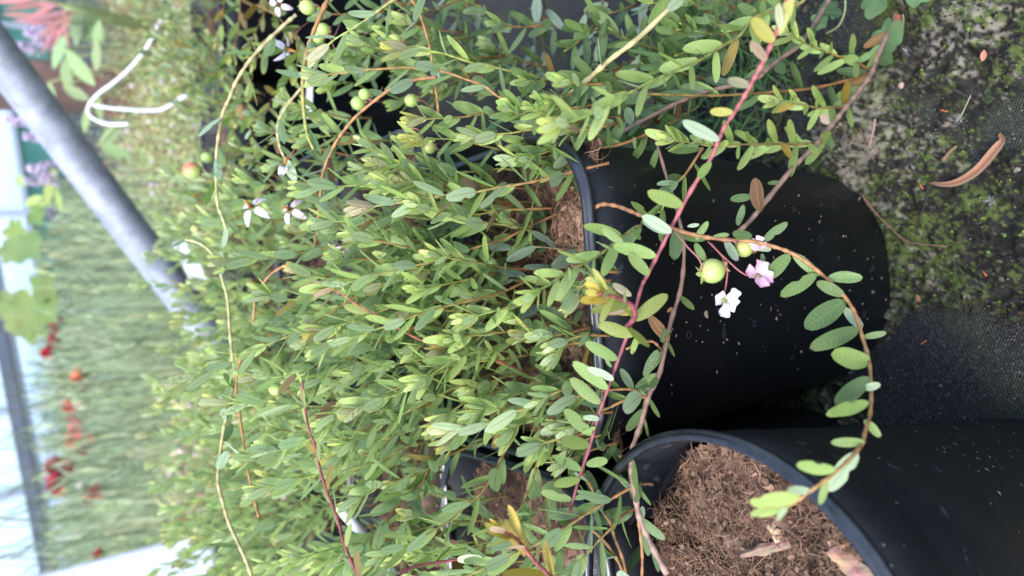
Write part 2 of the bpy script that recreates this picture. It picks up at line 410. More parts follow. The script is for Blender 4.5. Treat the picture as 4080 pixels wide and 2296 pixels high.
def rrect(hx, hy, r, seg=8):
    pts = []
    for cx, cy, a0 in ((hx-r, hy-r, 0), (-hx+r, hy-r, 90), (-hx+r, -hy+r, 180), (hx-r, -hy+r, 270)):
        for k in range(seg+1):
            a = R(a0 + 90*k/seg); pts.append((cx + r*math.cos(a), cy + r*math.sin(a)))
    return pts
RIMZ = HC - H
def pot(name, label, cx, cy, half, corner, square=True, rot=0, taper=.88, ztop=RIMZ, group=None, baser=None, lean=(0,0)):
    root = link(name, None); root.location = (cx, cy, 0); root.rotation_euler = (lean[0], lean[1], rot)
    tag(root, label, 'pot', group)
    hgt = ztop
    def ring(half_, z, seg=10):
        k_ = max(0, min(1, z/hgt)); pts = rrect(half_, half_, half_*(.93*(1-k_)**1.0 + .50*k_), seg) if square else [(half_*math.cos(2*math.pi*k/56), half_*math.sin(2*math.pi*k/56)) for k in range(56)]
        return [(x, y, z) for x, y in pts]
    th = .0011
    prof = []   # outer bottom -> top, then inner top -> bottom
    hb = half * taper if baser is None else baser
    step = hgt - .030
    prof.append((hb - .004, .0012)); prof.append((hb, .004))
    prof.append((hb + (half - hb)*.82, step - .0005)); prof.append((hb + (half - hb)*.84 + .0012, step + .001))
    prof.append((half - .0012, hgt - .003)); prof.append((half - .0012 - th, hgt - .003))
    prof.append((half - .0035, step)); prof.append((hb - .001, .005))
    V = []; F = []; n = len(ring(half, 0))
    for h_, z in prof: V += ring(h_, z)
    for i in range(len(prof)-1):
        for k in range(n):
            a = i*n+k; b = i*n+(k+1) % n; F.append((a, b, b+n, a+n))
    F.append(tuple(range(n-1, -1, -1))); F.append(tuple((len(prof)-1)*n + k for k in range(n)))
    me = bpy.data.meshes.new('wall'); me.from_pydata(V, [], F); me.polygons.foreach_set('use_smooth', [len(p.vertices) == 4 for p in me.polygons]); me.materials.append(M_POT)
    w = link('wall', me, root)
    # rolled rim with a groove
    V = []; F = []
    prof = [(half-.0022, hgt-.0045), (half+.0010, hgt-.0040), (half+.0014, hgt-.0025), (half+.0009, hgt-.0014), (half+.0002, hgt-.0012),
            (half+.0001, hgt-.0005), (half-.0006, hgt+.0003), (half-.0018, hgt+.0001), (half-.0024, hgt-.0012)]
    for h_, z in prof: V += ring(h_, z)
    P_ = len(prof)
    for i in range(P_):
        for k in range(n):
            a = i*n+k; b = i*n+(k+1) % n; c_ = ((i+1) % P_)*n+(k+1) % n; d = ((i+1) % P_)*n+k; F.append((a, b, c_, d))
    me = bpy.data.meshes.new('rim'); me.from_pydata(V, [], F); me.polygons.foreach_set('use_smooth', np.ones(len(me.polygons), bool)); me.materials.append(M_RIM)
    link('rim', me, root)
    return root

def peat(label, cx, cy, half, z, square=True, dens=1.0, st=.0016, rough=.006, tint=1.0, slope=(0, 0)):
    xs = np.arange(-half, half+st, st); X, Y = np.meshgrid(xs, xs)
    ox, oy = cx*50+3, cy*50+7
    a = fbm(X*45+ox, Y*45+oy, 4, .6); b = fbm(X*260+ox, Y*260+oy, 3, .7)
    rr = np.maximum(abs(X), abs(Y)) if square else np.hypot(X, Y)
    Zp = z + rough*(a-.5)*2.2 + .0022*(b-.5) + X*slope[0] + Y*slope[1]
    ins = rr < half
    col = np.array([.085, .047, .031])*tint; dk = np.array([.016, .010, .008]); lt = np.array([.25, .16, .11])*tint
    damp = fbm(X*18+ox+9, Y*18+oy+4, 3)[..., None]; f1 = np.clip((b-.3)*2, 0, 1)[..., None]; f2 = np.clip((a-.35)*2.2, 0, 1)[..., None]
    Cc = (dk*(1-f2) + (col*(1-f1) + lt*f1)*f2) * np.clip(.35 + 1.5*(damp-.22)*1.4, .35, 1.25)
    n = len(xs); idx = np.arange(n*n).reshape(n, n)
    F = np.stack([idx[:-1, :-1], idx[:-1, 1:], idx[1:, 1:], idx[1:, :-1]], -1).reshape(-1, 4)
    k = (ins[:-1, :-1] & ins[1:, 1:] & ins[:-1, 1:] & ins[1:, :-1]).ravel()
    V = [np.stack([X+cx, Y+cy, Zp], -1).reshape(-1, 3)]; FF = [F[k]]; CC = [Cc.reshape(-1, 3)]
    def put(nn, base, smin, smax, thin, ca, cb, tilt, power=2):
        px = (nrg.random(nn)*2-1)*half*.97; py = (nrg.random(nn)*2-1)*half*.97
        kk = (np.maximum(abs(px), abs(py)) if square else np.hypot(px, py)) < half*.97; px, py = px[kk], py[kk]; q = len(px)
        i = np.clip(((py+half)/st).astype(int), 0, n-1); j = np.clip(((px+half)/st).astype(int), 0, n-1)
        pz = Zp[i, j] + .0006; s = smin + (smax-smin)*nrg.random(q)**power
        sc3 = np.stack([s, s*thin[0], s*thin[1]], 1)
        cc = np.array(ca) + (np.array(cb)-np.array(ca))*nrg.random((q, 1))
        return instance_np(base[0], base[1], np.stack([px+cx, py+cy, pz], 1), rand_rot(q, tilt), sc3, cc*(.8+.4*nrg.random((q, 1))))
    off = len(V[0])
    fv, ff, fc = put(int(6500*dens), (FIB_V, FIB_F), .002, .0110, (.8, .8), (.05, .025, .016), (.30, .18, .12), .45)
    V.append(fv); FF.append(ff+off); CC.append(fc); off += len(fv)
    me = mesh_np('peat', np.vstack(V), np.vstack(FF), M_GEN, np.vstack(CC))
    o = tag(link('peat', me), label, 'peat', kind='stuff')
    fv, ff, fc = put(int(3600*dens), (CHIP_V, CHIP_F), .0004, .0019, (.6, .8), (.022, .013, .009), (.24, .145, .095), .5, 2)
    me = mesh_np('peat_crumbs', fv, ff, M_GEN, fc, smooth=False); o2 = link('peat_crumbs', me, o); o2['kind'] = 'stuff'
    return o

hs = .385*H
POTS = 'black square plant pots'
main_c = (-.035*H, (1.235+.385)*H)
pot_main = pot('plant_pot', 'black square pot in the middle, berries and arching shoot hanging before its bare wall', main_c[0], main_c[1], hs, .17*H, taper=.93, group=POTS)
peat('brown fibrous peat around the cranberry stems in the middle pot', main_c[0], main_c[1], hs-.004, RIMZ-.016, tint=1.0, dens=1.0, rough=.008)
# front pot, round, without a plant
FP = (-.68*H, .94*H)
fr = .392*H
pot_round = pot('plant_pot', 'black round pot without a plant, filled with bare brown peat, beside the middle pot', FP[0], FP[1], fr, 0, square=False, baser=.24*H, group='black plant pots')
peat('bare brown peat with coarse fibres and wood bits in the round pot', FP[0], FP[1], fr-.005, RIMZ-.024, square=False, dens=2.0, st=.0011, rough=.010, slope=(.02, -.10))

def wood_chip(label, x, y, ang, L, W, col):
    q = PZ(x, y, RIMZ-.022); g = Geo(); d = Vector((math.cos(ang), math.sin(ang), .05)); sd_ = Vector((-d.y, d.x, 0)); V = []; N = 7
    for i in range(N+1):
        t = i/N; w = W*(.5+.5*math.sin(math.pi*min(1, t+.12)))*rng.uniform(.7, 1.1)*.5
        for u, z in ((-1, 0), (-.4, .35), (.3, .45), (1, 0)): V.append(q + d*L*(t-.5) + sd_*w*u + Vector((0, 0, z*W*.6*rng.uniform(.6, 1.2) + .001)))
    F = [(i*4+j, i*4+j+1, i*4+j+5, i*4+j+4) for i in range(N) for j in range(3)]
    g.add(V, F, [tuple(c*rng.uniform(.75, 1.2) for c in col) for _ in V]); return tag(g.obj('wood_chip', M_GEN, None, False), label, 'wood chip')
wood_chip('long splintered pale wood chip on the bare peat', 3060, 2185, 2.0, .021, .0042, (.24, .15, .11))
wood_chip('broad flat tan bark flake on the peat above the long chip', 3090, 2100, .4, .009, .006, (.42, .27, .18))
wood_chip('large pinkish tan flake at the lower edge of the peat', 3420, 2275, .9, .016, .010, (.34, .21, .15))
wood_chip('small tan flake by the right rim on the peat', 3330, 2190, .2, .006, .0045, (.40, .26, .17))
wood_chip('dark brown bark piece in a hollow of the peat', 2990, 1900, 1.2, .010, .004, (.07, .045, .035))
# second row and neighbours
left_c = (-.035*H - .80*H, main_c[1]+.02*H)
pot('plant_pot', 'black square pot full of shoots at the lower edge, beside the peat pot', left_c[0], left_c[1], hs, .17*H, taper=.93, group=POTS)
peat('peat under the shoots left of the middle pot', left_c[0], left_c[1], hs-.004, RIMZ-.018, dens=.5, st=.0025)
row = [((.135*H), (1.99+.385)*H, 'directly behind the middle pot'), (-.68*H, (2.0+.385)*H, 'behind the middle pot to its left'),
       (.22*H, (2.80+.385)*H, 'in the third row, behind the berries'), (-.60*H, (2.82+.385)*H, 'in the third row, behind the dense shoots'),
       (.95*H, 4.75*H, 'at the back, its bare wall showing between reddish shoots'), (1.75*H, 4.80*H, 'at the back beside the fine mossy plants, at the frame edge'),
       (.12*H, 4.0*H, 'in the fourth row below the metal pipe')]
for cx, cy, w in row:
    pot('plant_pot', 'black square pot ' + w, cx, cy, hs, .17*H, taper=.93, group=POTS)
    peat('peat in the pot ' + w, cx, cy, hs-.004, RIMZ-.018, dens=.25, st=.004)


# dried dirt flecks sitting on the pot walls
def flecks(root, n, where):
    g = Geo(); V0 = root.location
    for i in range(n):
        p, nn = where(); a = rng.random()*6.28; u = nn.orthogonal().normalized(); v = nn.cross(u); s_ = rng.uniform(.00015, .0006)*(2.0 if rng.random() < .10 else 1)
        d1 = u*math.cos(a) + v*math.sin(a); d2 = nn.cross(d1); c = rng.uniform(.45, 1.2); L_ = rng.uniform(1, 2.2)
        V = [p - V0 + nn*.0001 + d1*s_*L_*math.cos(k*1.0472)*rng.uniform(.7, 1.2) + d2*s_*math.sin(k*1.0472)*rng.uniform(.6, 1.2) for k in range(6)] + [p - V0 + nn*s_*.5]
        g.add(V, [(k, (k+1) % 6, 6) for k in range(6)], [(.20*c, .15*c, .11*c)]*7)
    o = g.obj('dirt_fleck', M_GEN, root, False); o['kind'] = 'stuff'
def on_main():
    z = rng.uniform(.004, RIMZ-.034); t_ = z/(RIMZ-.03); y = main_c[1] - (hs*.93 + (hs-hs*.93)*.82*t_); x = main_c[0] + rng.uniform(-hs*.62, hs*.62)
    return Vector((x, y, z)), Vector((0, -1, .05)).normalized()
def on_round():
    z = rng.uniform(.01, RIMZ-.034); t_ = z/(RIMZ-.03); r_ = .24*H + (fr-.24*H)*.82*t_; a = rng.uniform(-1.6, .5)
    nn = Vector((math.cos(a), math.sin(a), -.3)).normalized(); return Vector((FP[0] + r_*math.cos(a), FP[1] + r_*math.sin(a), z)), nn
flecks(pot_main, 75, on_main); flecks(pot_round, 190, on_round)

# ================================================================== CRANBERRY PLANTS
NVAR = 10
def leaf_arrays(seed):
    r = random.Random(seed); NS, NA = 9, 4
    wd = r.uniform(.138, .188); curl = r.uniform(-.34, .14); bite = r.randrange(3, 8) if seed == 8 else -1; asym = r.uniform(-.12, .12); rev = r.uniform(.25, .6); fold = r.uniform(-.1, .75); bend = r.uniform(-.06, .06)
    V = []; UV = []
    for i in range(NS+1):
        t = .45*i/NS + .55*(.5-.5*math.cos(math.pi*i/NS)); prof = max(0, 1-(2*t-1)**2)**.43 * (1.04-.10*abs(t-.55)*2)
        if i == 0: prof = .10
        if i == NS: prof = .10
        for j in range(NA+1):
            u = j/NA*2-1; x = u*wd*prof*(1+asym*math.sin(t*5)*(1 if u > 0 else -1)) * (.6 if (i == bite and u > .9) else 1)
            z = curl*t*t*.6 - rev*abs(u)**2.5*wd*.35*prof + fold*abs(u)*wd*.4*prof - (.012 if j == NA//2 else 0)
            V.append((x + bend*t*t, t, z)); UV.append((u, t))
    F = []
    for i in range(NS):
        for j in range(NA):
            a = i*(NA+1)+j; F.append((a, a+1, a+NA+2, a+NA+1))
    return np.array(V), np.array(F), np.array(UV)
LARR = [leaf_arrays(s) for s in range(NVAR)]
LMESH = [mesh_np('leaf', v, f, M_LEAF, uvs=uv) for v, f, uv in LARR]

STYLES = {  # base colour -> tip colour of the stem
    'brown': ((.20, .085, .03), (.22, .26, .06)), 'green': ((.20, .17, .05), (.24, .32, .08)), 'orange': ((.26, .12, .05), (.30, .17, .06)),
    'red': ((.19, .035, .04), (.24, .06, .06)), 'pink': ((.17, .045, .055), (.30, .085, .075)), 'woody': ((.17, .10, .075), (.24, .15, .11)), 'pale': ((.34, .27, .13), (.36, .32, .15)),
    'crimson': ((.22, .02, .045), (.38, .13, .06)), 'dark': ((.09, .05, .03), (.14, .11, .04))}
class Plant:
    def __init__(s, label, base, group='cranberry plants'):
        s.root = link('cranberry_plant', None); s.root.location = base; tag(s.root, label, 'plant', group)
        s.leaves = []; s.base = Vector(base)
        s.inv = Matrix.Translation(-s.base)
    def stem(s, pts, style='brown', r0=.00055, r1=.0003, L=.0135, space=.0045, start=0.0, mode='spiral', age0=.3, age1=.8, red=0.0, tip=True, tipred=0.0, ang0=58, ang1=28, prune=0.0, redleaf=0.06, end=1.0, far=False):
        path = catmull(pts, 5 if not far else 3); n = len(path)
        # slight knots at the nodes
        ca, cb = STYLES[style]; lens = [0]
        for i in range(1, n): lens.append(lens[-1] + (path[i]-path[i-1]).length)
        tot = lens[-1]; rad = []; cols = []
        for i in range(n):
            t = lens[i]/tot; rad.append((r0 + (r1-r0)*t) * (rng.uniform(.86, 1.08) if i % 3 else rng.uniform(1.1, 1.32))); k = t**1.6; v = rng.uniform(.62, 1.12) if i % 3 else rng.uniform(1.0, 1.35)
            cols.append(tuple((ca[c]*(1-k)+cb[c]*k)*v for c in range(3)))
        o = tube_obj('stem', [s.inv @ p for p in path], rad, M_STEM, s.root, 4 if far else 7, cols)
        def at(d):
            d = min(max(d, 0), tot-1e-6)
            for i in range(1, n):
                if lens[i] >= d:
                    f = (d-lens[i-1])/max(1e-9, lens[i]-lens[i-1]); return path[i-1].lerp(path[i], f), (path[i]-path[i-1]).normalized()
            return path[-1], (path[-1]-path[-2]).normalized()
        d = start*tot; phi = rng.random()*6.28; k = 0; dmax = tot*end - (.004 if tip else 0)
        while d < dmax:
            p, T = at(d); t = d/tot
            if rng.random() >= prune:
                if mode == 'spiral':
                    phi += R(137.5) + rng.uniform(-.3, .3)
                    a = T.orthogonal().normalized(); b = T.cross(a); Rv = a*math.cos(phi) + b*math.sin(phi)
                    ang = R(ang0 + (ang1-ang0)*t + rng.uniform(-9, 9))
                    dirv = T*math.cos(ang) + Rv*math.sin(ang); nrm = T*math.sin(ang) - Rv*math.cos(ang)
                else:
                    side = T.cross(Vector((0, 0, 1))).normalized() * (1 if k % 2 else -1)
                    ang = R(ang0 + (ang1-ang0)*t + rng.uniform(-16, 16))
                    dirv = T*math.cos(ang) + (side + Vector((0, 0, rng.uniform(-.25, .3)))).normalized()*math.sin(ang)
                    nrm = Vector((rng.uniform(-.3, .3), rng.uniform(-.3, .3), 1))
                    nrm = nrm - dirv.normalized()*nrm.dot(dirv.normalized())
                ll = 1.12 * L * rng.uniform(.78, 1.15) * (1 - .22*t)
                rl = 1.0 if rng.random() < redleaf*(1-t) else red*rng.uniform(.4, 1)
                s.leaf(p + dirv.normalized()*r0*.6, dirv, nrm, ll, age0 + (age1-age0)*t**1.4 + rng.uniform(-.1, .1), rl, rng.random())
            d += 1.0*space*rng.uniform(.75, 1.3)*(1-.35*t); k += 1
        if tip:
            p, T = at(tot*end - .001)
            for q in range(6):
                phi += R(137.5); a = T.orthogonal().normalized(); b = T.cross(a); Rv = a*math.cos(phi) + b*math.sin(phi)
                ang = R(30 - q*4 + rng.uniform(-4, 4)); dirv = T*math.cos(ang) + Rv*math.sin(ang); nrm = T*math.sin(ang) - Rv*math.cos(ang)
                s.leaf(p - T*(.005 - q*.0009), dirv, nrm, 1.12*L*(.74 - q*.06)*rng.uniform(.9, 1.1), min(1, age1+.06+q*.03), tipred*rng.uniform(.5, 1), rng.random())
        return o
    def leaf(s, p, d, nrm, L, age, red, rnd):
        d = d.normalized(); nrm = nrm.normalized(); x = d.cross(nrm).normalized(); z = x.cross(d)
        s.leaves.append((p, x, d, z, L, min(1, max(0, age)), red, rnd, rng.randrange(NVAR)))
    def placed(s, quads, w, age=.4, red=0.0, off=(0, 0), k=1.0, dw=-.003, tilt=.35):
        """single leaves drawn from their base and tip points at a distance w (number or function of the base)"""
        for q in quads:
            bx, by, tx, ty = [q[0]*k+off[0], q[1]*k+off[1], q[2]*k+off[0], q[3]*k+off[1]]
            a = age + rng.uniform(-.08, .08) if len(q) < 5 else q[4]; r_ = red if len(q) < 6 else q[5]; under = len(q) > 6 and q[6]
            w_ = w(bx, by) if callable(w) else w; p = P(bx, by, w_); t_ = P(tx, ty, w_ + dw + rng.uniform(-.003, .003)); d = t_ - p
            nn = -AX_F + Vector((rng.uniform(-tilt, tilt), 0, .5 + rng.uniform(-tilt, tilt))); nn = nn - d.normalized()*nn.dot(d.normalized())
            if under: nn = -nn
            s.leaf(p, d, nn, d.length, a, r_, rng.random())
    def finish(s, limit=290):
        def score(l):
            v = l[0] - CAM; w = max(.05, v.dot(AX_F)); px = 2040 + FPX*v.dot(C_R)/w; py = 1148 - FPX*v.dot(C_U)/w
            return l[4]/w if (-60 < px < 4140 and -60 < py < 2356) else -1
        ls = sorted(s.leaves, key=score, reverse=True)
        vis = [l for l in ls if score(l) > 0]
        for l in vis[:limit]:
            p, x, y, z, L, age, red, rnd, var = l
            o = bpy.data.objects.new('leaf', LMESH[var]); COL.objects.link(o); o.parent = s.root
            m = Matrix((x*L, y*L, z*L)).transposed().to_4x4(); m.translation = p - s.base
            o.matrix_local = m; o.color = (age, red, rnd, 1)
        rest = vis[limit:] + [l for l in ls if score(l) <= 0]
        if rest:
            VV = []; FF = []; CC = []; UU = []; off = 0
            for var in range(NVAR):
                rs = [l for l in rest if l[8] == var]
                if not rs: continue
                rot = np.array([[list(l[1]), list(l[2]), list(l[3])] for l in rs]).transpose(0, 2, 1)
                v, f, uv = LARR[var]; sc3 = np.array([[l[4]]*3 for l in rs]); loc = np.array([list(l[0]-s.base) for l in rs])
                a, b, c = instance_np(v, f, loc, rot, sc3, np.array([(l[5], l[6], l[7]) for l in rs]))
                VV.append(a); FF.append(b+off); CC.append(c); UU.append(np.tile(uv, (len(rs), 1))); off += len(a)
            o = link('leaves', mesh_np('leaves', np.vstack(VV), np.vstack(FF), M_LEAFM, np.vstack(CC), uvs=np.vstack(UU)), s.root); o['kind'] = 'stuff'
    def berry(s, p, r, ripe=0.0, stalk=None, col=(.30, .40, .11), seedcol=None):
        """round unripe berry with a withered calyx and a thin stalk"""
        br = link('berry', None, s.root); br.location = p - s.base
        g = Geo(); V, F = ICO[3]; C = []
        for v in V:
            k = max(0, min(1, (v[0]*.5+v[2]*.4+.2)*ripe*2)); C.append(tuple(col[i]*(1-k) + (.5, .16, .08)[i]*k for i in range(3)))
        g.add([Vector((v[0]*r, v[1]*r*.97, v[2]*r*1.1)) for v in V], F, C); g.obj('berry_skin', M_BERRY, br)
        g = Geo(); ax = Vector((rng.uniform(-.5, .5), -.6, -1)).normalized()
        a = ax.orthogonal().normalized(); b = ax.cross(a)
        for k in range(5):
            q = k*1.2566; d = (a*math.cos(q)+b*math.sin(q)); g.blade(ax*r*.9 + d*r*.12, d*.9+ax*.5, ax, r*.62, r*.5, (.34, .20, .12), 2); g.blade(-ax*r*.85 + d*r*.1, d*.9-ax*.35, -ax, r*.75, r*.5, (.30, .38, .12), 2)
        g.obj('calyx', M_PETAL, br)
        if stalk:
            tube_obj('stalk', catmull([q - p for q in stalk] + [-ax*r*.9], 5), .00028, M_STEM, br, 5, [(.30, .12, .10)]*(5*len(stalk)+1))
        return br
    def flower(s, p, r, d, stalk=None, pink=.3, closed=False):
        fl = link('flower', None, s.root); fl.location = p - s.base; d = d.normalized()
        a = d.orthogonal().normalized(); b = d.cross(a); col = (.80, .72-.30*pink, .76-.22*pink)
        for k in range(4):
            q = k*1.5708 + .4; out = a*math.cos(q)+b*math.sin(q); g = Geo(); path = []; W = r*(.62 if closed else .55)
            NSEG = 5; V = []; side = d.cross(out)
            for i in range(NSEG+1):
                t = i/NSEG
                if closed: c = out*r*(.10+.80*math.sin(t*1.7)) + d*r*(.9*t - .75*t**2.2) + d*r*.18*(k % 2)
                else: c = out*r*(.25+.9*t) - d*r*(.9*t*t-.2*t)
                w = W*.5*math.sin(math.pi*(t*.85+.12))**.7 * (1.5 + .25*math.sin(t*9+k) if closed else 1)
                V += [c - side*w, c + out*w*.2 - d*w*.55*closed, c + side*w]
            F = []
            for i in range(NSEG):
                e = i*3; F += [(e, e+1, e+4, e+3), (e+1, e+2, e+5, e+4)]
            g.add(V, F, [tuple(col[i_]*(1-.0*i) for i_ in range(3)) for i in range(len(V))]); g.obj('petal', M_PETAL, fl)
        g = Geo(); V = []
        if not closed: g.tube([d*r*.1, d*r*.5, d*r*.95], [r*.17, r*.13, r*.04], [(.30, .07, .03), (.50, .22, .05), (.55, .30, .08)], 6)
        g.ball(-d*r*.12, r*.24, (.22, .28, .08)); g.obj('stamens', M_PETAL, fl)
        if stalk: tube_obj('stalk', catmull([q - p for q in stalk] + [-d*r*.2], 5), .00026, M_STEM, fl, 5, [(.30, .09, .09)]*(5*len(stalk)+1))
        return fl

def trace(pts, w0, w1, wm=None):
    """pixel polyline (base to tip) and distances along the view axis -> world"""
    n = len(pts); ls = [0]
    for i in range(1, n): ls.append(ls[-1] + math.dist(pts[i], pts[i-1]))
    out = []
    for i, (x, y) in enumerate(pts):
        t = ls[i]/ls[-1]; w = w0 + (w1-w0)*t if wm is None else (w0*(1-t)*(1-t) + 2*wm*t*(1-t) + w1*t*t)
        out.append(P(x, y, w))
    return out

A = Plant('dense cranberry plant of upright leafy shoots in the middle black pot', (main_c[0], main_c[1], RIMZ-.016))
UP = [  # (points base -> tip, w0, w1, style)
 ([(2060,680),(2000,674),(1887,685),(1813,687),(1739,679),(1664,668),(1497,654)], .315, .285, 'green'),
 ([(2160,760),(1950,740),(1830,745),(1759,736),(1689,732),(1515,728)], .315, .28, 'brown'),
 ([(1900,760),(1750,750),(1600,740),(1494,734),(1330,745),(1192,745)], .33, .30, 'green'),
 ([(2426,650),(2290,683),(2165,716),(2062,736),(2000,745),(1900,765),(1838,772),(1755,780),(1656,799),(1540,815),(1428,832)], .275, .27, 'brown'),
 ([(2000,890),(1767,877),(1668,869),(1569,861),(1400,880),(1270,885)], .33, .30, 'green'),
 ([(2200,830),(2095,834),(2000,838),(1900,856),(1830,858),(1772,852)], .30, .285, 'brown'),
 ([(1900,980),(1788,966),(1693,952),(1631,948),(1548,945),(1486,952),(1300,989),(1175,1014),(1105,1026),(972,1038),(873,1047)], .345, .30, 'brown'),
 ([(2250,840),(2128,894),(2000,957),(1900,985),(1796,1018),(1730,1043),(1652,1059),(1548,1084),(1474,1101),(1380,1130),(1290,1160)], .305, .28, 'brown'),
 ([(1960,1000),(1730,1043),(1569,1107),(1465,1154),(1395,1196),(1300,1258),(1179,1328),(1096,1361),(985,1411),(898,1460),(836,1485),(712,1522)], .325, .285, 'brown'),
 ([(2120,1110),(1979,1173),(1838,1206),(1751,1229),(1668,1253),(1581,1287),(1460,1325),(1354,1365)], .30, .275, 'brown'),
 ([(1900,1110),(1739,1158),(1631,1191),(1536,1233),(1428,1270),(1350,1299),(1250,1330)], .33, .295, 'green'),
 ([(2003,1204),(1941,1303),(1879,1357),(1809,1382),(1739,1406)], .31, .29, 'brown'),
 ([(2020,1260),(1842,1398),(1755,1456),(1714,1481),(1648,1535),(1590,1568),(1536,1588),(1403,1638)], .30, .262, 'green'),
 ([(2186,1180),(2207,1286),(2227,1398),(2207,1464),(2165,1502),(2103,1535),(2054,1564),(2000,1597),(1900,1645)], .315, .29, 'green'),
 ([(2000,1497),(1945,1551),(1879,1605),(1796,1663),(1714,1688),(1631,1713),(1590,1729),(1486,1758),(1300,1746),(1179,1762),(1113,1795),(1043,1787)], .34, .30, 'green'),
 ([(1700,1330),(1590,1398),(1540,1431),(1482,1456),(1380,1430),(1300,1423),(1220,1480),(1120,1500),(990,1508)], .335, .30, 'green'),
 ([(1600,1450),(1465,1531),(1383,1580),(1300,1617),(1200,1617),(1113,1609),(1014,1607),(848,1605)], .34, .31, 'green'),
 ([(1800,1040),(1700,1050),(1500,1080),(1400,1110),(1300,1110),(1175,1080)], .34, .305, 'green'),
 ([(1600,1110),(1395,1150),(1300,1160),(1180,1195),(1032,1170)], .335, .30, 'green'),
 ([(1900,1030),(1700,1120),(1560,1180),(1440,1230),(1330,1300),(1200,1360)], .335, .30, 'green'),
 ([(1950,1130),(1740,1200),(1600,1250),(1480,1300),(1380,1340),(1260,1400)], .33, .30, 'green'),
 ([(1760,1260),(1560,1340),(1440,1400),(1330,1470),(1230,1550)], .335, .30, 'brown'),
 ([(1860,1400),(1700,1500),(1560,1560),(1400,1620),(1290,1690)], .335, .30, 'brown'),
 ([(1900,1500),(1740,1600),(1600,1650),(1450,1720),(1330,1840)], .34, .30, 'orange'),
]
for pts, w0, w1, stl in UP:
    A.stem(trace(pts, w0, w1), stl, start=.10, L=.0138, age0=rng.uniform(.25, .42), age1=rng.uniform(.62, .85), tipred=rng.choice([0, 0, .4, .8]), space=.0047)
# shoots standing in front, nearer to the camera
A.stem(trace([(2580,870),(2550,900),(2496,931),(2438,976),(2381,1022),(2323,1051),(2244,1096),(2199,1125),(2100,1190)], .262, .215), 'green', L=.0125, age0=.48, age1=.85, space=.005)
A.stem(trace([(2200,1130),(2130,1165),(2054,1212),(1950,1245),(1850,1274)], .29, .27), 'green', L=.013, age0=.5, age1=.9)
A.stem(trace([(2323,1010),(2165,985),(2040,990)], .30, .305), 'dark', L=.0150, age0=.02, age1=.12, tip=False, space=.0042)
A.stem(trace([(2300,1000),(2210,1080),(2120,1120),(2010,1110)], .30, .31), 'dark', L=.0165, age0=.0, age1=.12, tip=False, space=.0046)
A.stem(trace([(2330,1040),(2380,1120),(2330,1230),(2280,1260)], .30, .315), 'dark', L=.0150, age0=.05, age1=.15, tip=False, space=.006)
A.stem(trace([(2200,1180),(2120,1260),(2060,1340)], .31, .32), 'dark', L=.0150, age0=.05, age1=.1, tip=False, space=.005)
A.stem(trace([(2800,590),(2729,697),(2673,752),(2640,830),(2620,850)], .28, .275), 'brown', L=.0125, age0=.35, age1=.5, space=.0055, tip=False)
# red dead leaves at the foot
A.stem(trace([(2235,1440),(2210,1330),(2190,1220)], .325, .32), 'red', L=.011, age0=.1, age1=.2, red=1, redleaf=1, tip=False, space=.006)
A.stem(trace([(2180,1300),(2140,1290),(2110,1250)], .325, .325), 'red', L=.011, age0=.1, age1=.2, red=1, redleaf=1, tip=False, space=.004)
# woody runners over the rim
A.stem(trace([(3590,-60),(3590,0),(3560,83),(3527,157),(3494,232),(3470,298),(3424,360),(3378,418),(3329,480),(3279,542),(3238,592),(3163,665),(3060,792),(2974,895),(2895,950),(2753,1021),(2610,1069),(2483,1108),(2364,1130),(2248,1154)], .385, .31, .30), 'woody', r0=.00125, r1=.0009, L=.012, prune=.75, tip=False, mode='dist', age0=.25, age1=.3, redleaf=.2)
A.stem(trace([(3304,-40),(3304,0),(3271,54),(3225,128),(3180,186),(3114,232),(3052,281),(3006,319),(2836,360),(2766,385),(2700,410),(2579,472),(2496,517),(2414,567),(2360,600),(2322,674),(2269,749),(2223,807)], .38, .315, .32), 'woody', r0=.0010, r1=.0008, L=.014, prune=.5, tip=False, mode='dist', age0=.1, age1=.2)
A.stem(trace([(2579,352),(2517,397),(2447,467),(2389,530),(2360,633),(2290,716),(2200,830)], .34, .315), 'woody', r0=.0010, r1=.0008, L=.014, prune=.6, tip=False, age0=.1, age1=.2)
A.stem(trace([(2614,560),(2658,713),(2700,850),(2725,990),(2713,1148),(2673,1283),(2630,1481),(2586,1576),(2555,1686),(2523,1781),(2515,1861),(2531,1964),(2547,2059),(2594,2169),(2658,2288)], .30, .25, .265), 'woody', r0=.0006, r1=.0011, L=.011, prune=.62, tip=False, mode='dist', age0=.3, age1=.3)
A.stem(trace([(2495,1392),(2547,1366),(2602,1362),(2634,1393)][::-1], .268, .262), 'orange', r0=.0005, r1=.0004, L=.011, tip=False, prune=.5)
A.stem(trace([(2575,1580),(2562,1583),(2530,1555),(2476,1551),(2397,1560),(2314,1576),(2240,1597),(2137,1617),(2058,1638),(2000,1650),(1933,1692),(1767,1717)], .265, .27), 'brown', L=.0132, age0=.4, age1=.85, tipred=.3, space=.0047)
A.stem(trace([(2558,1572),(2467,1605),(2434,1622),(2372,1646),(2323,1671),(2199,1704)], .262, .265), 'brown', L=.0125, age0=.4, age1=.95, space=.0048)
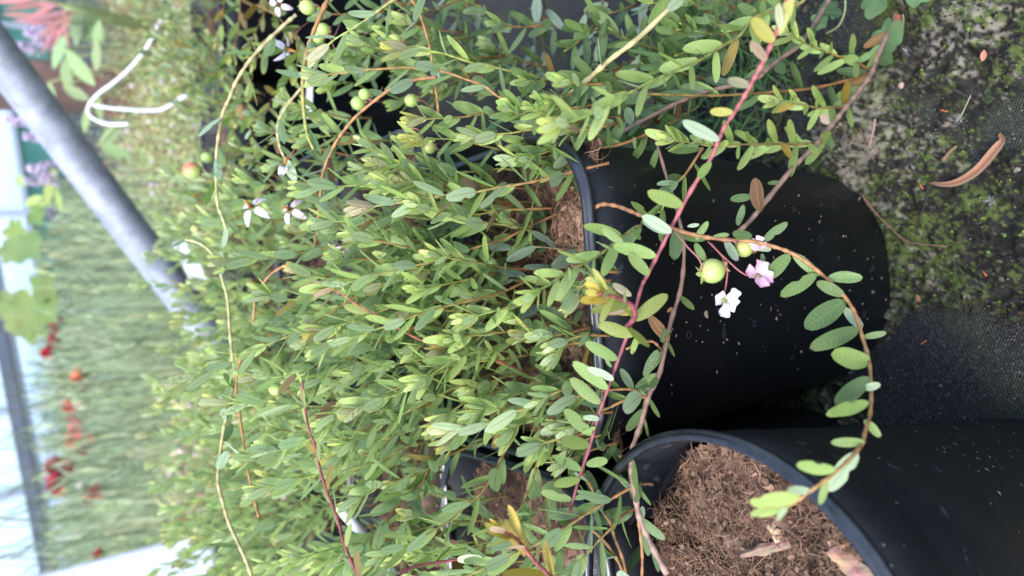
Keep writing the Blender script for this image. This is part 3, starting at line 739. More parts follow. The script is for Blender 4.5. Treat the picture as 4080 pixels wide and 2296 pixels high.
# short shoots rising from the long woody runner, on the ground side
for pts, w0, w1, a0 in (([(3470,285),(3420,252),(3362,232),(3292,207),(3217,178),(3122,124)], .372, .33, .55), ([(3378,425),(3321,430),(3259,430),(3196,418),(3085,401)], .355, .325, .6),
                    ([(3287,558),(3209,575),(3105,575),(2990,575),(2850,580),(2658,556)], .34, .28, .62)):
    A.stem(trace(pts, w0, w1), 'brown', L=.0118, age0=a0, age1=.82, space=.0043, ang0=62, ang1=35)
A.stem(trace([(3461,294),(3383,319),(3238,352),(3072,368),(2865,381),(2700,379),(2612,376),(2534,372),(2397,356),(2290,335),(2182,319),(2103,296),(2041,285),(1954,265),(1888,252),(1796,223),(1755,211),(1571,190)], .37, .275, .31), 'brown', r0=.0007, r1=.0004, L=.0140, prune=.25, age0=.15, age1=.85, tipred=.6, space=.0085)
# random shoots filling the pot
def fill(pl, cx, cy, n, hmin, hmax, lean=(0, 0), spread=.35, L=.0132, far=False, a0=.25, a1=.75, red=0.0, half=None, space=.0048):
    half = half or hs*.85
    for i in range(n):
        bx = cx + rng.uniform(-half, half); by = cy + rng.uniform(-half, half)
        h = rng.uniform(hmin, hmax); dx = (bx-cx)*spread*1.6 + lean[0]*h + rng.uniform(-.09, .09)*h; dy = (by-cy)*spread + lean[1]*h + rng.uniform(-.08, .08)*h
        b = Vector((bx, by, RIMZ-.018))
        wob = Vector((rng.uniform(-.004, .004), rng.uniform(-.004, .004), 0))
        pts = [b, b + Vector((dx*.25, dy*.25, h*.36)) + wob, b + Vector((dx*.6, dy*.6, h*.7)), b + Vector((dx, dy, h))]
        pl.stem(pts, rng.choice(['brown', 'green', 'green', 'orange']), L=L*rng.uniform(.85, 1.05), start=rng.uniform(.1, .35), age0=rng.uniform(a0-.15, a0+.1), age1=rng.uniform(a1-.15, a1+.1), far=far,
                space=space*rng.uniform(.9, 1.2), tipred=rng.choice([0, 0, 0, .5]) + red, red=red*rng.random(), redleaf=.03 + red*.3)
fill(A, main_c[0]-.004, main_c[1]+.016, 34, .05, .088, lean=(-.05, .05), half=hs*.72, a0=.35, a1=.85)
fill(A, main_c[0]+.025, main_c[1]+.01, 16, .04, .075, half=hs*.5, a0=.3, a1=.8)
fill(A, main_c[0]-.02, main_c[1]-.028, 12, .035, .06, half=hs*.4, a0=.3, a1=.8)
# berries and flowers over the pot wall
hub = P(2683, 912, .249)
A.berry(P(2838,1080,.245), .0041, .1, [P(2683,915,.25), P(2740,985,.243), P(2790,1040,.240)])
A.berry(P(2965,990,.256), .0031, .1, [P(2890,955,.25), P(2930,965,.25)], col=(.36, .42, .12))
A.flower(P(3023,1100,.243), .0052, Vector((.35, -.8, .25)), [P(2820,962,.25), P(2890,1030,.245), P(2960,1090,.243)], .9, True)
A.flower(P(2889,1199,.243), .0054, Vector((-.3, -.85, .15)), [P(2835,970,.25), P(2893,1050,.246), P(2895,1120,.244)], .15, True)
A.flower(P(3020,975,.252), .0030, Vector((.3, -.4, .6)), None, .7, True)
# the arching shoot
arch = [(2364,836,.272),(2397,815,.270),(2455,821,.267),(2517,844,.264),(2567,865,.262),(2683,912,.258),(2763,935,.256),(2862,953,.254),(2996,962,.252),(3086,984,.250),(3158,1011,.248),(3229,1056,.246),(3301,1118,.243),(3364,1181,.240),(3409,1253,.235),(3436,1343,.229),(3463,1441,.221),(3471,1558,.211),(3467,1647,.203),(3445,1728,.195),(3432,1773,.191),(3377,1837,.184),(3297,1908,.179),(3218,1964,.178),(3147,2011,.180),(3030,2030,.184)]
A.stem([P(*q) for q in arch], 'orange', r0=.00075, r1=.00042, L=.0122, mode='dist', prune=1.0, age0=.3, age1=.7, tip=False)
def arch_w(x, y): return min(arch, key=lambda q: math.dist(q[:2], (x, y)))[2]
A.placed([(510,220,592,150),(605,265,522,358),(615,262,708,345,.45),(700,335,572,420),(740,350,862,345),(798,412,700,362),(800,430,657,528),(797,455,863,528,.45,0,1),(850,530,695,590),(864,560,950,548),(892,645,742,625,.5),(885,702,768,805),(868,742,926,730,.5,0,1),(886,795,745,832,.55),
          (182,190,83,140,.35,0,1),(205,170,200,286),(270,215,312,148),(375,215,415,290,.45,0,1),(455,218,537,255,.35,0,1),(330,205,388,192),(268,225,298,282),(470,200,400,196,.2),(505,262,512,305,.15),(240,165,285,160,.5,0,1)], arch_w, .33, off=(2470, 717), k=1.1196)
A.placed([(505,575,297,630,.6),(483,665,567,745,.55),(485,775,330,780,.65),(452,830,300,1008,.5,0,1),(340,915,136,898,.65),(300,970,258,1090,.7),(215,1025,78,1008,.55,0,1),(160,1045,-60,1075,.8),(105,1085,35,1168,.6,0,1),(60,1100,-95,1075,.85),(110,1080,-40,1140,.8),(75,1095,-70,1150,.8)], arch_w, .5, off=(3060, 1148), k=.7918)
# leaves on the woody runners that cross the bare wall
A.placed([(500,112,476,-8,.1,1),(525,12,568,10,.15),(470,60,392,70,.15),(440,88,420,162,.2),(120,70,205,5,.15)], .275, .2, off=(2470, 717), k=1.1196)
A.placed([(172,575,110,490,.1,1),(168,470,188,455,.1,1),(150,580,160,525,.1),(135,605,85,700,.15),(130,700,112,745,.3),(118,480,65,470,.3),(110,465,90,435,.3)], .262, .2, off=(2470, 717), k=1.1196)
for k in range(12):
    x = rng.uniform(2330, 2480); y = rng.uniform(1080, 1800); l = rng.uniform(150, 260); w = rng.uniform(.262, .275)
    A.stem(trace([(x, y), (x-l*.5, y+l*rng.uniform(.0, .2)), (x-l, y+l*rng.uniform(.1, .45))], w, w-.006), 'brown', L=.0122, age0=.25, age1=rng.uniform(.6, .85), space=.0052)
A.finish(295)

B = Plant('cranberry plant sprawling at the upper edge with long runners, green berries and a pink shoot', (.11, .52, RIMZ-.016))
VS = [
 ([(2290,592),(2199,534),(2095,455),(2017,401),(1978,381),(1929,343),(1863,319),(1776,288),(1701,277),(1610,269),(1523,275),(1437,281),(1245,306)], .30, .28, 'orange', .0135, .3, .75, .0068),
 ([(2060,455),(2000,451),(1962,451),(1900,455),(1834,468),(1645,476)], .31, .285, 'brown', .0132, .35, .8, .005),
 ([(2521,492),(2476,470),(2372,472),(2219,503),(2120,515),(2054,528),(2000,534),(1854,546)], .30, .285, 'brown', .0125, .35, .85, .005),
 ([(2000,600),(1859,563),(1776,554),(1635,556)], .31, .285, 'green', .0125, .4, .9, .0045),
 ([(2579,534),(2488,571),(2389,592),(2290,612),(2211,619),(2137,629),(2008,637)], .295, .285, 'brown', .0125, .4, .9, .0052),
 ([(1700,-40),(1573,0),(1532,25),(1465,74),(1383,128),(1330,160),(1262,223)], .26, .27, 'green', .0135, .45, .85, .0065),
]
for pts, w0, w1, stl, L, a0, a1, spc in VS: B.stem(trace(pts, w0, w1), stl, L=L, age0=a0, age1=a1, space=spc, tipred=rng.choice([0, .5]))
B.stem(trace([(3225,-20),(3167,25),(3014,66),(2948,141),(2886,178),(2803,232),(2700,277),(2645,302),(2579,331),(2513,368),(2443,401),(2381,443),(2290,480),(2203,500)], .27, .20), 'green', L=.0122, age0=.45, age1=.9, space=.0052, tipred=.2)
B.stem(trace([(2760,-40),(2700,4),(2538,157),(2434,236),(2339,319),(2248,397),(2199,439),(2145,480)][::-1], .30, .24), 'pale', r0=.0010, r1=.0009, L=.0140, age0=.3, age1=.4, prune=.35, space=.016, tip=False)
B.stem(trace([(1619,-30),(1660,29),(1681,79),(1701,145),(1718,215),(1726,290),(1739,372),(1747,450)], .32, .34), 'orange', r0=.0006, r1=.0006, L=.014, prune=.4, tip=False, age0=.2, age1=.3, space=.009)
B.stem(trace([(1320,-30),(1300,12),(1266,87),(1233,174),(1212,257),(1206,352),(1212,455),(1225,538),(1250,596)], .31, .33), 'brown', r0=.0010, r1=.0007, L=.015, prune=.55, tip=False, age0=.2, age1=.3, space=.011)
B.stem(trace([(1739,308),(1652,319),(1569,348),(1499,397),(1424,459),(1374,517),(1333,579),(1287,691),(1274,807),(1262,910),(1254,981)], .30, .33), 'orange', r0=.0007, r1=.0006, L=.0135, prune=.25, tip=False, age0=.1, age1=.25, space=.008)
B.stem(trace([(1180,60),(1138,95),(1063,166),(997,240),(943,323),(914,393),(890,447),(873,530),(862,640),(865,799),(885,865),(902,914)], .36, .365), 'pale', r0=.0009, r1=.0007, L=.015, prune=.3, tip=False, age0=.3, age1=.4, space=.012)
B.stem(trace([(1010,2320),(985,2246),(952,2172),(914,2089),(890,2010),(869,1924),(873,1845),(890,1717),(902,1667),(919,1584),(935,1502),(923,1398),(914,1295),(906,1191),(890,1130),(865,1051),(836,1001),(790,968),(740,955)], .34, .37), 'pale', r0=.0008, r1=.0006, L=.015, prune=.5, tip=False, age0=.3, age1=.45, space=.013)
B.stem(trace([(1030,2060),(1010,1977),(989,1882),(976,1799),(956,1667),(943,1584),(943,1502),(965,1400)], .34, .355), 'orange', r0=.0006, r1=.0005, L=.013, prune=.5, tip=False, age0=.3, age1=.5, space=.012)
B.stem(trace([(1150,1050),(1076,1096),(1018,1179),(1014,1212),(1008,1290)], .35, .36), 'orange', r0=.0006, r1=.0005, L=.013, prune=.6, tip=False, age0=.3, age1=.5, space=.012)
B.stem(trace([(1240,300),(1200,352),(1146,418),(1113,476),(1105,525),(1117,592),(1140,640)], .36, .37), 'pale', r0=.0007, r1=.0006, L=.016, prune=.05, tip=False, age0=.3, age1=.55, space=.009, redleaf=.3)
for pts, st_ in (([(2140,-20),(2155,70),(2165,180),(2180,300)], 'brown'), ([(2160,-20),(2190,80),(2220,140),(2235,215)], 'brown'), ([(2130,60),(2130,200),(2120,340)], 'pale'), ([(1800,-30),(1820,60),(1815,180),(1828,300),(1822,380)], 'orange'),
              ([(2400,-10),(2395,100),(2370,230),(2350,280)], 'brown'), ([(1890,-10),(1935,80),(1975,150),(2000,220),(2010,300)], 'dark'), ([(2330,40),(2350,100),(2345,190)], 'green'), ([(2570,0),(2560,120),(2545,240)], 'pink'), ([(1540,20),(1500,100),(1470,190),(1480,300)], 'brown'), ([(1760,20),(1750,130),(1745,230)], 'brown')):
    B.stem(trace(pts, .40, .44), st_, L=.013, tip=False, prune=.1, age0=.1, age1=.3, space=.0055, redleaf=.12)
for cx_, cy_, n_ in ((2900, 120, 5), (2750, 60, 4), (2620, 200, 4), (3050, 60, 4), (2480, 80, 3), (2780, 330, 4), (2680, 480, 4)):   # low leafy twigs over the ground at the upper edge
    for k in range(n_):
        x = cx_ + rng.uniform(-110, 110); y = cy_ + rng.uniform(-90, 90); a = rng.uniform(2.4, 3.9); l = rng.uniform(110, 190)
        B.stem(trace([(x, y), (x+math.cos(a)*l*.5, y+math.sin(a)*l*.5+10), (x+math.cos(a)*l, y+math.sin(a)*l)], .355, .335), 'brown', L=.0135, age0=.12, age1=.35, tip=False, space=.0058)
# the pink runner in front of everything
B.stem(trace([(3160,-60),(3134,0),(3097,124),(3072,178),(3043,244),(3006,310),(2973,372),(2932,439),(2886,509),(2861,563),(2832,633),(2753,760),(2681,895),(2634,990),(2578,1100),(2555,1148),(2515,1290),(2475,1401),(2444,1488),(2412,1576),(2380,1671),(2349,1781),(2309,1900),(2270,2043)][::-1], .262, .205, .235),
       'pink', r0=.00055, r1=.00068, L=.0125, prune=1.0, mode='dist', tip=False)
pink = [(3134,0,.207),(3043,244,.209),(2932,439,.213),(2832,633,.219),(2681,895,.226),(2578,1100,.232),(2475,1401,.241),(2380,1671,.251),(2270,2043,.262)]
def pink_w(x, y):
    for a_, b_ in zip(pink, pink[1:]):
        if y <= b_[1]: return a_[2] + (b_[2]-a_[2])*max(0, (y-a_[1])/(b_[1]-a_[1]))
    return .262
B.placed([(1000,290,945,20,.9,.25,1),(930,400,695,180,.9,.6),(860,580,700,410,.6,.9,1),(690,830,458,770,.7,.5,1),(535,1080,308,1080,.75,.55),(400,1350,33,1190,.3,.1,1),(1000,280,1090,-60,.95,.5),(980,330,1060,120,.8,.3)], pink_w, off=(2700, 0), k=.4137)
B.placed([(1000,815,935,900,.55),(860,1035,678,975,.62,.15),(803,1170,660,1080,.3,.1,1),(690,1385,583,1280,.6),(725,1290,508,1232,.6),(560,1225,450,1150,.55)], pink_w, off=(2040, 0), k=.7918)
B.placed([(600,130,430,60,.95,.8),(610,90,440,110,.9,.7,1),(615,240,438,190,.7,.2),(625,222,512,232,.68,.2),(632,240,600,322,.6,0),(530,362,385,285,.42),(480,510,308,368,.5),(512,462,385,400,.35,0,1),(445,582,293,460,.5,.1),(400,742,256,605,.45),(440,662,360,650,.4,0,1),(392,792,238,765,.55,.15),(372,890,482,862,.5),(350,920,213,840,.42),
          (345,960,220,992,.55,.15),(300,1065,143,1030,.4),(310,1060,405,1040,.3),(500,400,470,360,.4),(420,700,350,735,.5),(600,40,500,-20,.9,.6,1)], pink_w, off=(2040, 1148), k=.7918)
B.stem(trace([(2500,1300),(2530,1260),(2510,1210),(2440,1180),(2380,1170)], .232, .212), 'pink', r0=.0008, r1=.0005, L=.0115, age0=.7, age1=.9, red=.5, tipred=1, space=.0035)
for x, y, w, r, rp in ((1225,29,.36,.0036,.2), (1287,120,.37,.0034,0), (1268,150,.37,.0028,0), (1573,165,.33,.0032,.15), (1453,376,.34,.0026,0), (1428,412,.35,.0033,0), (1639,401,.33,.0029,.1), (1627,513,.33,.0019,0),
                (1714,590,.33,.0026,.3), (765,679,.46,.0052,1.0), (825,629,.47,.0034,0), (778,912,.46,.0025,.3), (1098,1551,.31,.0026,0), (1734,1636,.34,.0023,0)):
    q = P(x, y, w); B.berry(q, r, rp, [P(x+rng.uniform(60, 110), y+rng.uniform(-40, 60), w+.01), P(x+40, y+rng.uniform(-10, 30), w)])
for x, y, w, r, pk, d in ((1140,196,.38,.0065,.2,(-.3,-.6,-.5)), (1130,664,.36,.0060,.0,(.9,-.3,-.3)), (1003,828,.36,.0072,.1,(.4,-.6,.6)), (1156,838,.36,.0065,.35,(.3,-.5,.7)), (1110,20,.42,.006,.3,(-.3,-.6,.5)), (1490,975,.36,.004,.5,(0,-1,0)), (1370,990,.37,.004,.6,(0,-1,0))):
    q = P(x, y, w); B.flower(q, r, Vector(d), [P(x+90, y-110, w+.01), P(x+45, y-70, w)], pk)
fill(B, .135*H, (1.99+.385)*H, 24, .045, .08, L=.013, a0=.2, a1=.6)
for k in range(34):
    x = rng.uniform(1450, 2250); y = rng.uniform(-40, 330); a = rng.uniform(2.6, 3.7); l = rng.uniform(170, 300); w = rng.uniform(.36, .43)
    B.stem(trace([(x, y), (x+math.cos(a)*l*.5, y+math.sin(a)*l*.5+12), (x+math.cos(a)*l, y+math.sin(a)*l)], w, w-.02), rng.choice(['brown', 'green', 'orange']), L=.0130, age0=rng.uniform(.1, .35), age1=rng.uniform(.35, .75), space=.0060, redleaf=.1)
for k in range(14):
    x = rng.uniform(2180, 2520); y = rng.uniform(300, 620); a = rng.uniform(2.7, 3.5); l = rng.uniform(150, 250); w = rng.uniform(.285, .31)
    B.stem(trace([(x, y), (x+math.cos(a)*l*.5, y+math.sin(a)*l*.5+8), (x+math.cos(a)*l, y+math.sin(a)*l)], w, w-.015), 'brown', L=.0125, age0=.2, age1=rng.uniform(.4, .85), space=.0052)
for pts, w in (([(1500,120),(1420,160),(1340,240)], .40), ([(1480,470),(1380,470),(1260,440),(1180,430)], .40), ([(1560,560),(1440,560),(1330,540),(1210,560)], .39), ([(1500,380),(1400,330),(1300,350)], .42), ([(1450,650),(1330,650),(1200,640),(1080,660)], .42),
               ([(1400,560),(1280,500),(1150,520),(1050,510)], .45), ([(1350,700),(1250,720),(1100,740),(960,720)], .44), ([(1300,800),(1150,790),(1000,800),(880,780)], .44), ([(1200,880),(1080,880),(960,900),(820,880)], .45), ([(1420,250),(1330,200),(1240,230)], .42)):
    B.stem(trace(pts, w, w-.03), rng.choice(['green', 'brown']), L=.0140, age0=.35, age1=.8, space=.0056)
B.finish(295)

Cp = Plant('cranberry plant at the lower edge left of the peat pot, with crimson stems', (left_c[0], left_c[1], RIMZ-.016))
CS = [
 ([(2600,1930),(2575,1928),(2530,1936),(2455,1977),(2389,2015),(2331,2052),(2281,2085),(2207,2130),(2124,2176),(2000,2230),(1920,2271),(1780,2330)], .262, .25, 'brown', .4, .7),
 ([(2545,2020),(2484,2052),(2439,2101),(2385,2155),(2331,2217),(2273,2288),(2220,2350)], .265, .25, 'brown', .3, .6),
 ([(2270,1600),(2200,1660),(2153,1733),(2153,1779),(2136,1853),(2120,1928),(2095,1977),(2058,2060),(1990,2150)], .30, .265, 'brown', .35, .8),
 ([(2100,1560),(2041,1696),(2025,1770),(2000,1824),(1962,1899),(1921,1961),(1875,2002),(1796,2072),(1714,2122),(1639,2163),(1499,2230)], .32, .275, 'brown', .4, .88),
 ([(1830,1640),(1772,1737),(1730,1791),(1714,1849),(1685,1919),(1656,1994),(1627,2068),(1610,2130)], .34, .30, 'brown', .3, .5),
 ([(2060,1700),(1962,1742),(1879,1775),(1780,1820),(1714,1861),(1664,1890),(1557,1924),(1507,1940),(1390,2010)], .34, .30, 'brown', .35, .7),
 ([(1760,1880),(1680,1915),(1640,1960),(1581,2015),(1544,2060),(1511,2110),(1461,2155),(1416,2213),(1379,2267)], .33, .29, 'brown', .25, .55),
 ([(1800,1700),(1680,1765),(1602,1787),(1500,1840),(1350,1880),(1220,1903),(1014,1965)], .35, .31, 'green', .35, .75),
 ([(1720,1760),(1500,1800),(1300,1850),(1180,1800),(964,1841)], .36, .32, 'green', .35, .75),
 ([(2300,1800),(2220,1900),(2170,2000),(2120,2060),(2040,2110)], .29, .27, 'brown', .4, .7),
 ([(2380,2000),(2300,2060),(2200,2230),(2130,2330)], .28, .26, 'brown', .3, .6),
]
for pts, w0, w1, stl, a0, a1 in CS: Cp.stem(trace(pts, w0, w1), stl, L=.0142, age0=a0, age1=a1, space=.0050, start=.05)
for pts in ([(2467,1812),(2496,1861),(2517,1944),(2534,2019),(2546,2093),(2558,2192),(2558,2292),(2550,2380)], [(2323,1886),(2360,1952),(2397,2035),(2430,2081),(2451,2151),(2484,2234),(2500,2330)], [(2356,2110),(2414,2163),(2463,2238),(2500,2320)]):
    Cp.stem(trace(pts[::-1], .27, .268), 'orange', r0=.0006, r1=.0005, L=.0125, prune=.35, tip=False, age0=.2, age1=.3, space=.0055)
Cp.stem(trace([(2422,1750),(2381,1704),(2265,1613),(2178,1547),(2083,1481),(1962,1431),(1879,1415),(1796,1394),(1680,1357),(1598,1315),(1544,1278),(1486,1249),(1416,1212),(1354,1167),(1270,1130)], .305, .292), 'crimson', r0=.00045, r1=.0003, L=.012, prune=.6, age0=.6, age1=.8, space=.008, red=.2, tip=False)
Cp.stem(trace([(1450,2360),(1424,2292),(1391,2217),(1366,2151),(1345,2068),(1321,2006),(1300,1952),(1278,1882),(1258,1787),(1229,1704),(1212,1605),(1204,1522)], .26, .295), 'red', r0=.00055, r1=.0004, L=.0115, mode='dist', age0=.5, age1=.7, space=.0062, red=.25, redleaf=.25, tip=False)
Cp.stem(trace([(1561,2310),(1639,2263),(1714,2246),(1796,2234),(1846,2225)], .27, .28), 'red', r0=.0006, r1=.0005, L=.012, prune=.8, tip=False)
Cp.stem(trace([(2230,2340),(2182,2288),(2124,2230),(2083,2176),(2045,2139),(1985,2105)], .235, .222), 'pink', r0=.0007, r1=.0005, L=.0120, age0=.85, age1=1, red=1, redleaf=1, tipred=1, space=.0042, ang0=40, ang1=20)
Cp.stem(trace([(1900,2340),(1830,2200),(1770,2210),(1740,2260)], .33, .34), 'red', L=.012, red=1, redleaf=1, age0=.2, age1=.2, tip=False, prune=.5)
fill(Cp, left_c[0], left_c[1]+.01, 32, .045, .09, L=.0138, a0=.35, a1=.85, lean=(-.1, 0))
Cp.finish(295)

def back_plant(label, cx, cy, n, hmin, hmax, red=0.0, a0=.25, a1=.7, lim=290, L=.0135, lean=(0,0), spread=.35, space=.0052):
    p = Plant(label, (cx, cy, RIMZ-.016)); fill(p, cx, cy, n, hmin, hmax, lean, spread, L, True, a0, a1, red, space=space); p.finish(lim); return p
back_plant('cranberry plant behind the middle pot to its left, pale green upright tips', -.68*H, (2.0+.385)*H, 42, .06, .105, a0=.35, a1=.8)
back_plant('cranberry plant in the third row with white hanging flowers before it', .10*H, 3.18*H, 48, .05, .10, .05, a0=.35, a1=.8)
back_plant('cranberry plant in the third row behind the dense shoots of the middle pot', -.62*H, 3.20*H, 44, .06, .12, a0=.35, a1=.8)
back_plant('cranberry plant in the fourth row below the metal pipe', .02*H, 4.0*H, 40, .05, .11, a0=.4, a1=.85)
back_plant('cranberry plant in the fourth row at the crimson stem, yellowish tips', -.85*H, 4.05*H, 42, .05, .115, .08, a0=.4, a1=.85)
q = Plant('sparse cranberry plant with reddish shoots over a bare black pot wall', (.95*H, 4.35*H, RIMZ-.016))
fill(q, .85*H, 4.25*H, 26, .05, .09, (0, 0), .6, .0125, True, .25, .6, .5)
for pts, w in (([(892,-30),(888,60),(880,120),(862,170)], .56), ([(956,-30),(954,60),(946,140),(914,232)], .54), ([(1060,-20),(1050,60),(1015,130),(990,190)], .50), ([(1005,300),(990,380),(985,455),(1000,530),(1020,600)], .50),
               ([(930,180),(905,230),(880,290)], .58), ([(1110,120),(1060,200),(1000,250)], .46), ([(960,330),(940,400),(930,480)], .52), ([(1090,380),(1060,440),(1010,470)], .47), ([(1130,200),(1150,300),(1120,370)], .45), ([(900,420),(930,500),(925,580)], .52),
               ([(1020,20),(1100,60),(1160,140)], .48), ([(870,300),(900,380),(880,460)], .60), ([(1180,120),(1190,220),(1170,300)], .44), ([(1000,560),(960,600),(900,640)], .5), ([(1090,520),(1060,590),(990,640)], .46)):
    q.stem(trace(pts, w, w-.02), rng.choice(['red', 'orange', 'brown']), L=.0125, age0=rng.uniform(.2, .5), age1=rng.uniform(.5, .8), red=rng.choice([0, .3, .6]), redleaf=.25, tipred=.5, space=.0062, far=True)
q.finish(290)
back_plant('cranberry plant at the upper edge, in the pot beside the fine mossy plants', 1.70*H, 4.75*H, 22, .05, .09, .3, lim=100)
back_plant('far cranberry plant at the lower edge in front of the steel beam', -1.55*H, 3.4*H, 38, .05, .105, .15, a0=.4, a1=.8)


# ================================================================== LITTER ON THE GROUND
def GP(x, y, z=.004): return PZ(x, y, z)
# curled fallen leaf
mid_ = catmull([GP(3709,728,.004), GP(3770,735,.006), GP(3830,722,.007), GP(3899,678,.008), GP(3963,605,.008), GP(3996,560,.007), GP(3982,532,.005)], 6)
V = []; F = []; C = []; n = len(mid_)
for i, p in enumerate(mid_):
    T = (mid_[min(i+1, n-1)] - mid_[max(0, i-1)]).normalized(); side = T.cross(Vector((0, 0, 1))).normalized(); t = i/(n-1)
    w = .0026*math.sin(math.pi*min(1, t*.97+.03))**.7 * (.55+.75*t)
    for j, (u, dz) in enumerate(((-1, .0004), (-.5, .0013), (0, -.0004), (.5, .0012), (1, .0020))):
        V.append(p + side*u*w + Vector((0, 0, dz))); C.append(((.36, .20, .12), (.30, .155, .09), (.15, .07, .045), (.38, .22, .135), (.28, .165, .095))[j])
for i in range(n-1):
    for j in range(4): a = i*5+j; F.append((a, a+1, a+6, a+5))
g = Geo(); g.add(V, F, C); o = g.obj('fallen_leaf', M_GEN); tag(o, 'long curled tan dead leaf lying on the mossy ground', 'leaf')
def litter_leaf(name, label, x, y, ang, L, W, col, cat='leaf', z=.005):
    g = Geo(); p = GP(x, y, z); d = Vector((math.cos(ang), math.sin(ang), .08)); g.blade(p - d*L/2, d, Vector((.1, -.1, 1)), L, W, col, 6, .1)
    o = g.obj(name, M_GEN); return tag(o, label, cat)
litter_leaf('fallen_leaf', 'small brick red oval dead leaf beside the woody runner', 3575, 103, -.4, .0105, .005, (.26, .07, .05))
litter_leaf('fallen_leaf', 'tiny pinkish leaf near the upper corner on dark cloth', 3919, 222, -.3, .0048, .0028, (.36, .15, .10))
litter_leaf('fallen_leaf', 'beige leaf scrap below the bright green ground shoots', 3292, 472, .6, .0085, .006, (.42, .30, .22))
def twig(label, pts, r, col, name='twig', cat='twig', z=.004):
    path = catmull([GP(x, y, z + rng.uniform(0, .001)) for x, y in pts], 4); g = Geo(); g.tube(path, [r*rng.uniform(.6, 1.1)*(1-.5*i/len(path)) for i in range(len(path))], col, 6)
    return tag(g.obj(name, M_GEN), label, cat)
twig('thin pinkish brown twig standing off the soil below the runner', [(3487,475),(3480,520),(3464,586)], .0007, (.30, .17, .13), z=.007)
twig('short brown twig crossing beside the pinkish twig', [(3425,510),(3440,550),(3450,580)], .0006, (.12, .07, .05), z=.006)
twig('long bent reddish brown root on pale lichen', [(3436,780),(3490,850),(3559,918),(3614,962),(3690,975),(3773,982)], .0006, (.16, .085, .06))
twig('dark thin twig running down from the curled tan leaf', [(3700,725),(3690,800),(3662,871),(3655,905)], .0007, (.03, .022, .02))
twig('brown bark sliver above the curled tan leaf', [(3757,640),(3785,605),(3812,582)], .0011, (.17, .10, .06))
twig('black twig above the bark sliver', [(3790,350),(3835,375),(3880,395)], .0009, (.03, .025, .02))
twig('dark upright rootlet left of the root', [(3285,640),(3287,680),(3283,735)], .0007, (.025, .02, .018))
for (x, y, dx, dy), w in zip(((3749,439,28,6), (3658,724,20,30), (3653,1175,14,28), (3690,1358,-22,14), (3930,1100,-14,-20)), ('near the seed with white down', 'at the base of the curled tan leaf', 'on moss by the pot wall', 'on the bare woven cloth', 'at the right on dark moss')):
    twig('tiny orange needle ' + w, [(x, y), (x+dx, y+dy)], .00045, (.42, .12, .045), 'needle', 'needle')
def fluff(label, x, y, r, n=26, stem=None):
    root = link('seed_down', None); c = GP(x, y, .006); root.location = c; tag(root, label, 'seed')
    g = Geo()
    for i in range(n):
        a = rng.uniform(0, 6.28); e = rng.uniform(.05, .8); d = Vector((math.cos(a)*math.cos(e), math.sin(a)*math.cos(e), math.sin(e)))
        l = r*rng.uniform(.5, 1); g.tube([Vector((0, 0, 0)), d*l*.5 + Vector((0, 0, .0003)), d*l*.8], .000035, (.42, .42, .40), 3)
    g.obj('down', M_GEN, root)
    if stem: tube_obj('stalk', [p - c for p in catmull([GP(*q, .006) for q in stem] + [c], 4)], .00016, M_GEN, root, 4, [(.45, .42, .25)]*(4*len(stem)+1))
fluff('seed on a thin stalk ending in a white down tuft', 3822, 475, .0042, 34, [(3868,380),(3845,430)])
fluff('loose white down by the lobed weed leaf', 3614, 206, .0045, 22); fluff('white down on bare soil below the small ground shoots', 3503, 443, .0038, 16)
fluff('white down left of the curled tan leaf', 3717, 546, .0038, 16); fluff('white down under the curled tan leaf', 3947, 800, .0048, 30)
def pebble(label, x, y, r, col):
    g = Geo(); V, F = ICO[2]; g.add([GP(x, y, .003) + Vector((v[0]*r, v[1]*r*.8, v[2]*r*.6))*(1+.25*mnoise.noise(Vector(v)*1.7)) for v in V], F, col); tag(g.obj('pebble', M_GEN), label, 'stone')
pebble('pale brown pebble right of the curled tan leaf', 4054, 681, .0020, (.18, .15, .12)); pebble('small tan stone on the bare soil', 3435, 335, .0016, (.28, .20, .15)); pebble('small beige stone by the woody runner', 3590, 340, .0018, (.30, .21, .16))
# weeds with lobed leaves
def lobed(name, parent, p, d, nrm, L, W, col, lobes=3, m=None):
    d = d.normalized(); side = d.cross(nrm).normalized(); up = side.cross(d); V = [p]; C = [col]; N = 26
    for i in range(N+1):
        a = (i/N-.5)*math.pi*1.7; rr = .62 + .38*abs(math.cos(a*lobes*.62)); q = p + d*(L*(.45+.5*math.cos(a)*rr)) + side*(W*.55*math.sin(a)*rr) + up*(L*.06*math.cos(a*3))
        V.append(q); C.append(tuple(c*rng.uniform(.85, 1.15) for c in col))
    g = Geo(); cpt = p + d*L*.45; V.append(cpt); C.append(col); k = len(V)-1
    F = [(i, i+1, k) for i in range(1, N+1)] + [(0, 1, k), (N+1, 0, k)]
    g.add(V, F, C); return g.obj(name, m or M_FAR, parent)
wd_ = link('weed', None); tag(wd_, 'small lobed weed behind the woody runner on the mossy ground', 'weed')
for x, y, dx, dy, L in ((3600,130,-1,.15,.019), (3560,150,-.6,.9,.016), (3500,60,-.2,-1,.020), (3620,20,.6,-.5,.013)):
    a = GP(x, y, .012); b = GP(x+dx*80, y+dy*80, .010); lobed('leaf', wd_, a, b-a, Vector((0, .1, 1)), L, L*.85, (.10, .17, .07), 4)
tube_obj('stalk', catmull([GP(3590,20,.002), GP(3600,90,.006), GP(3580,150,.01)], 4), .0005, M_STEM, wd_, 5, [(.2,.22,.08)]*9)
wd_ = link('weed', None); tag(wd_, 'pale seedling with a curved stalk between the two woody runners', 'weed')
tube_obj('stalk', catmull([GP(3368,0,.008), GP(3365,50,.008), GP(3340,105,.007), GP(3290,135,.005)], 5), .0005, M_STEM, wd_, 5, [(.25,.28,.14)]*16)
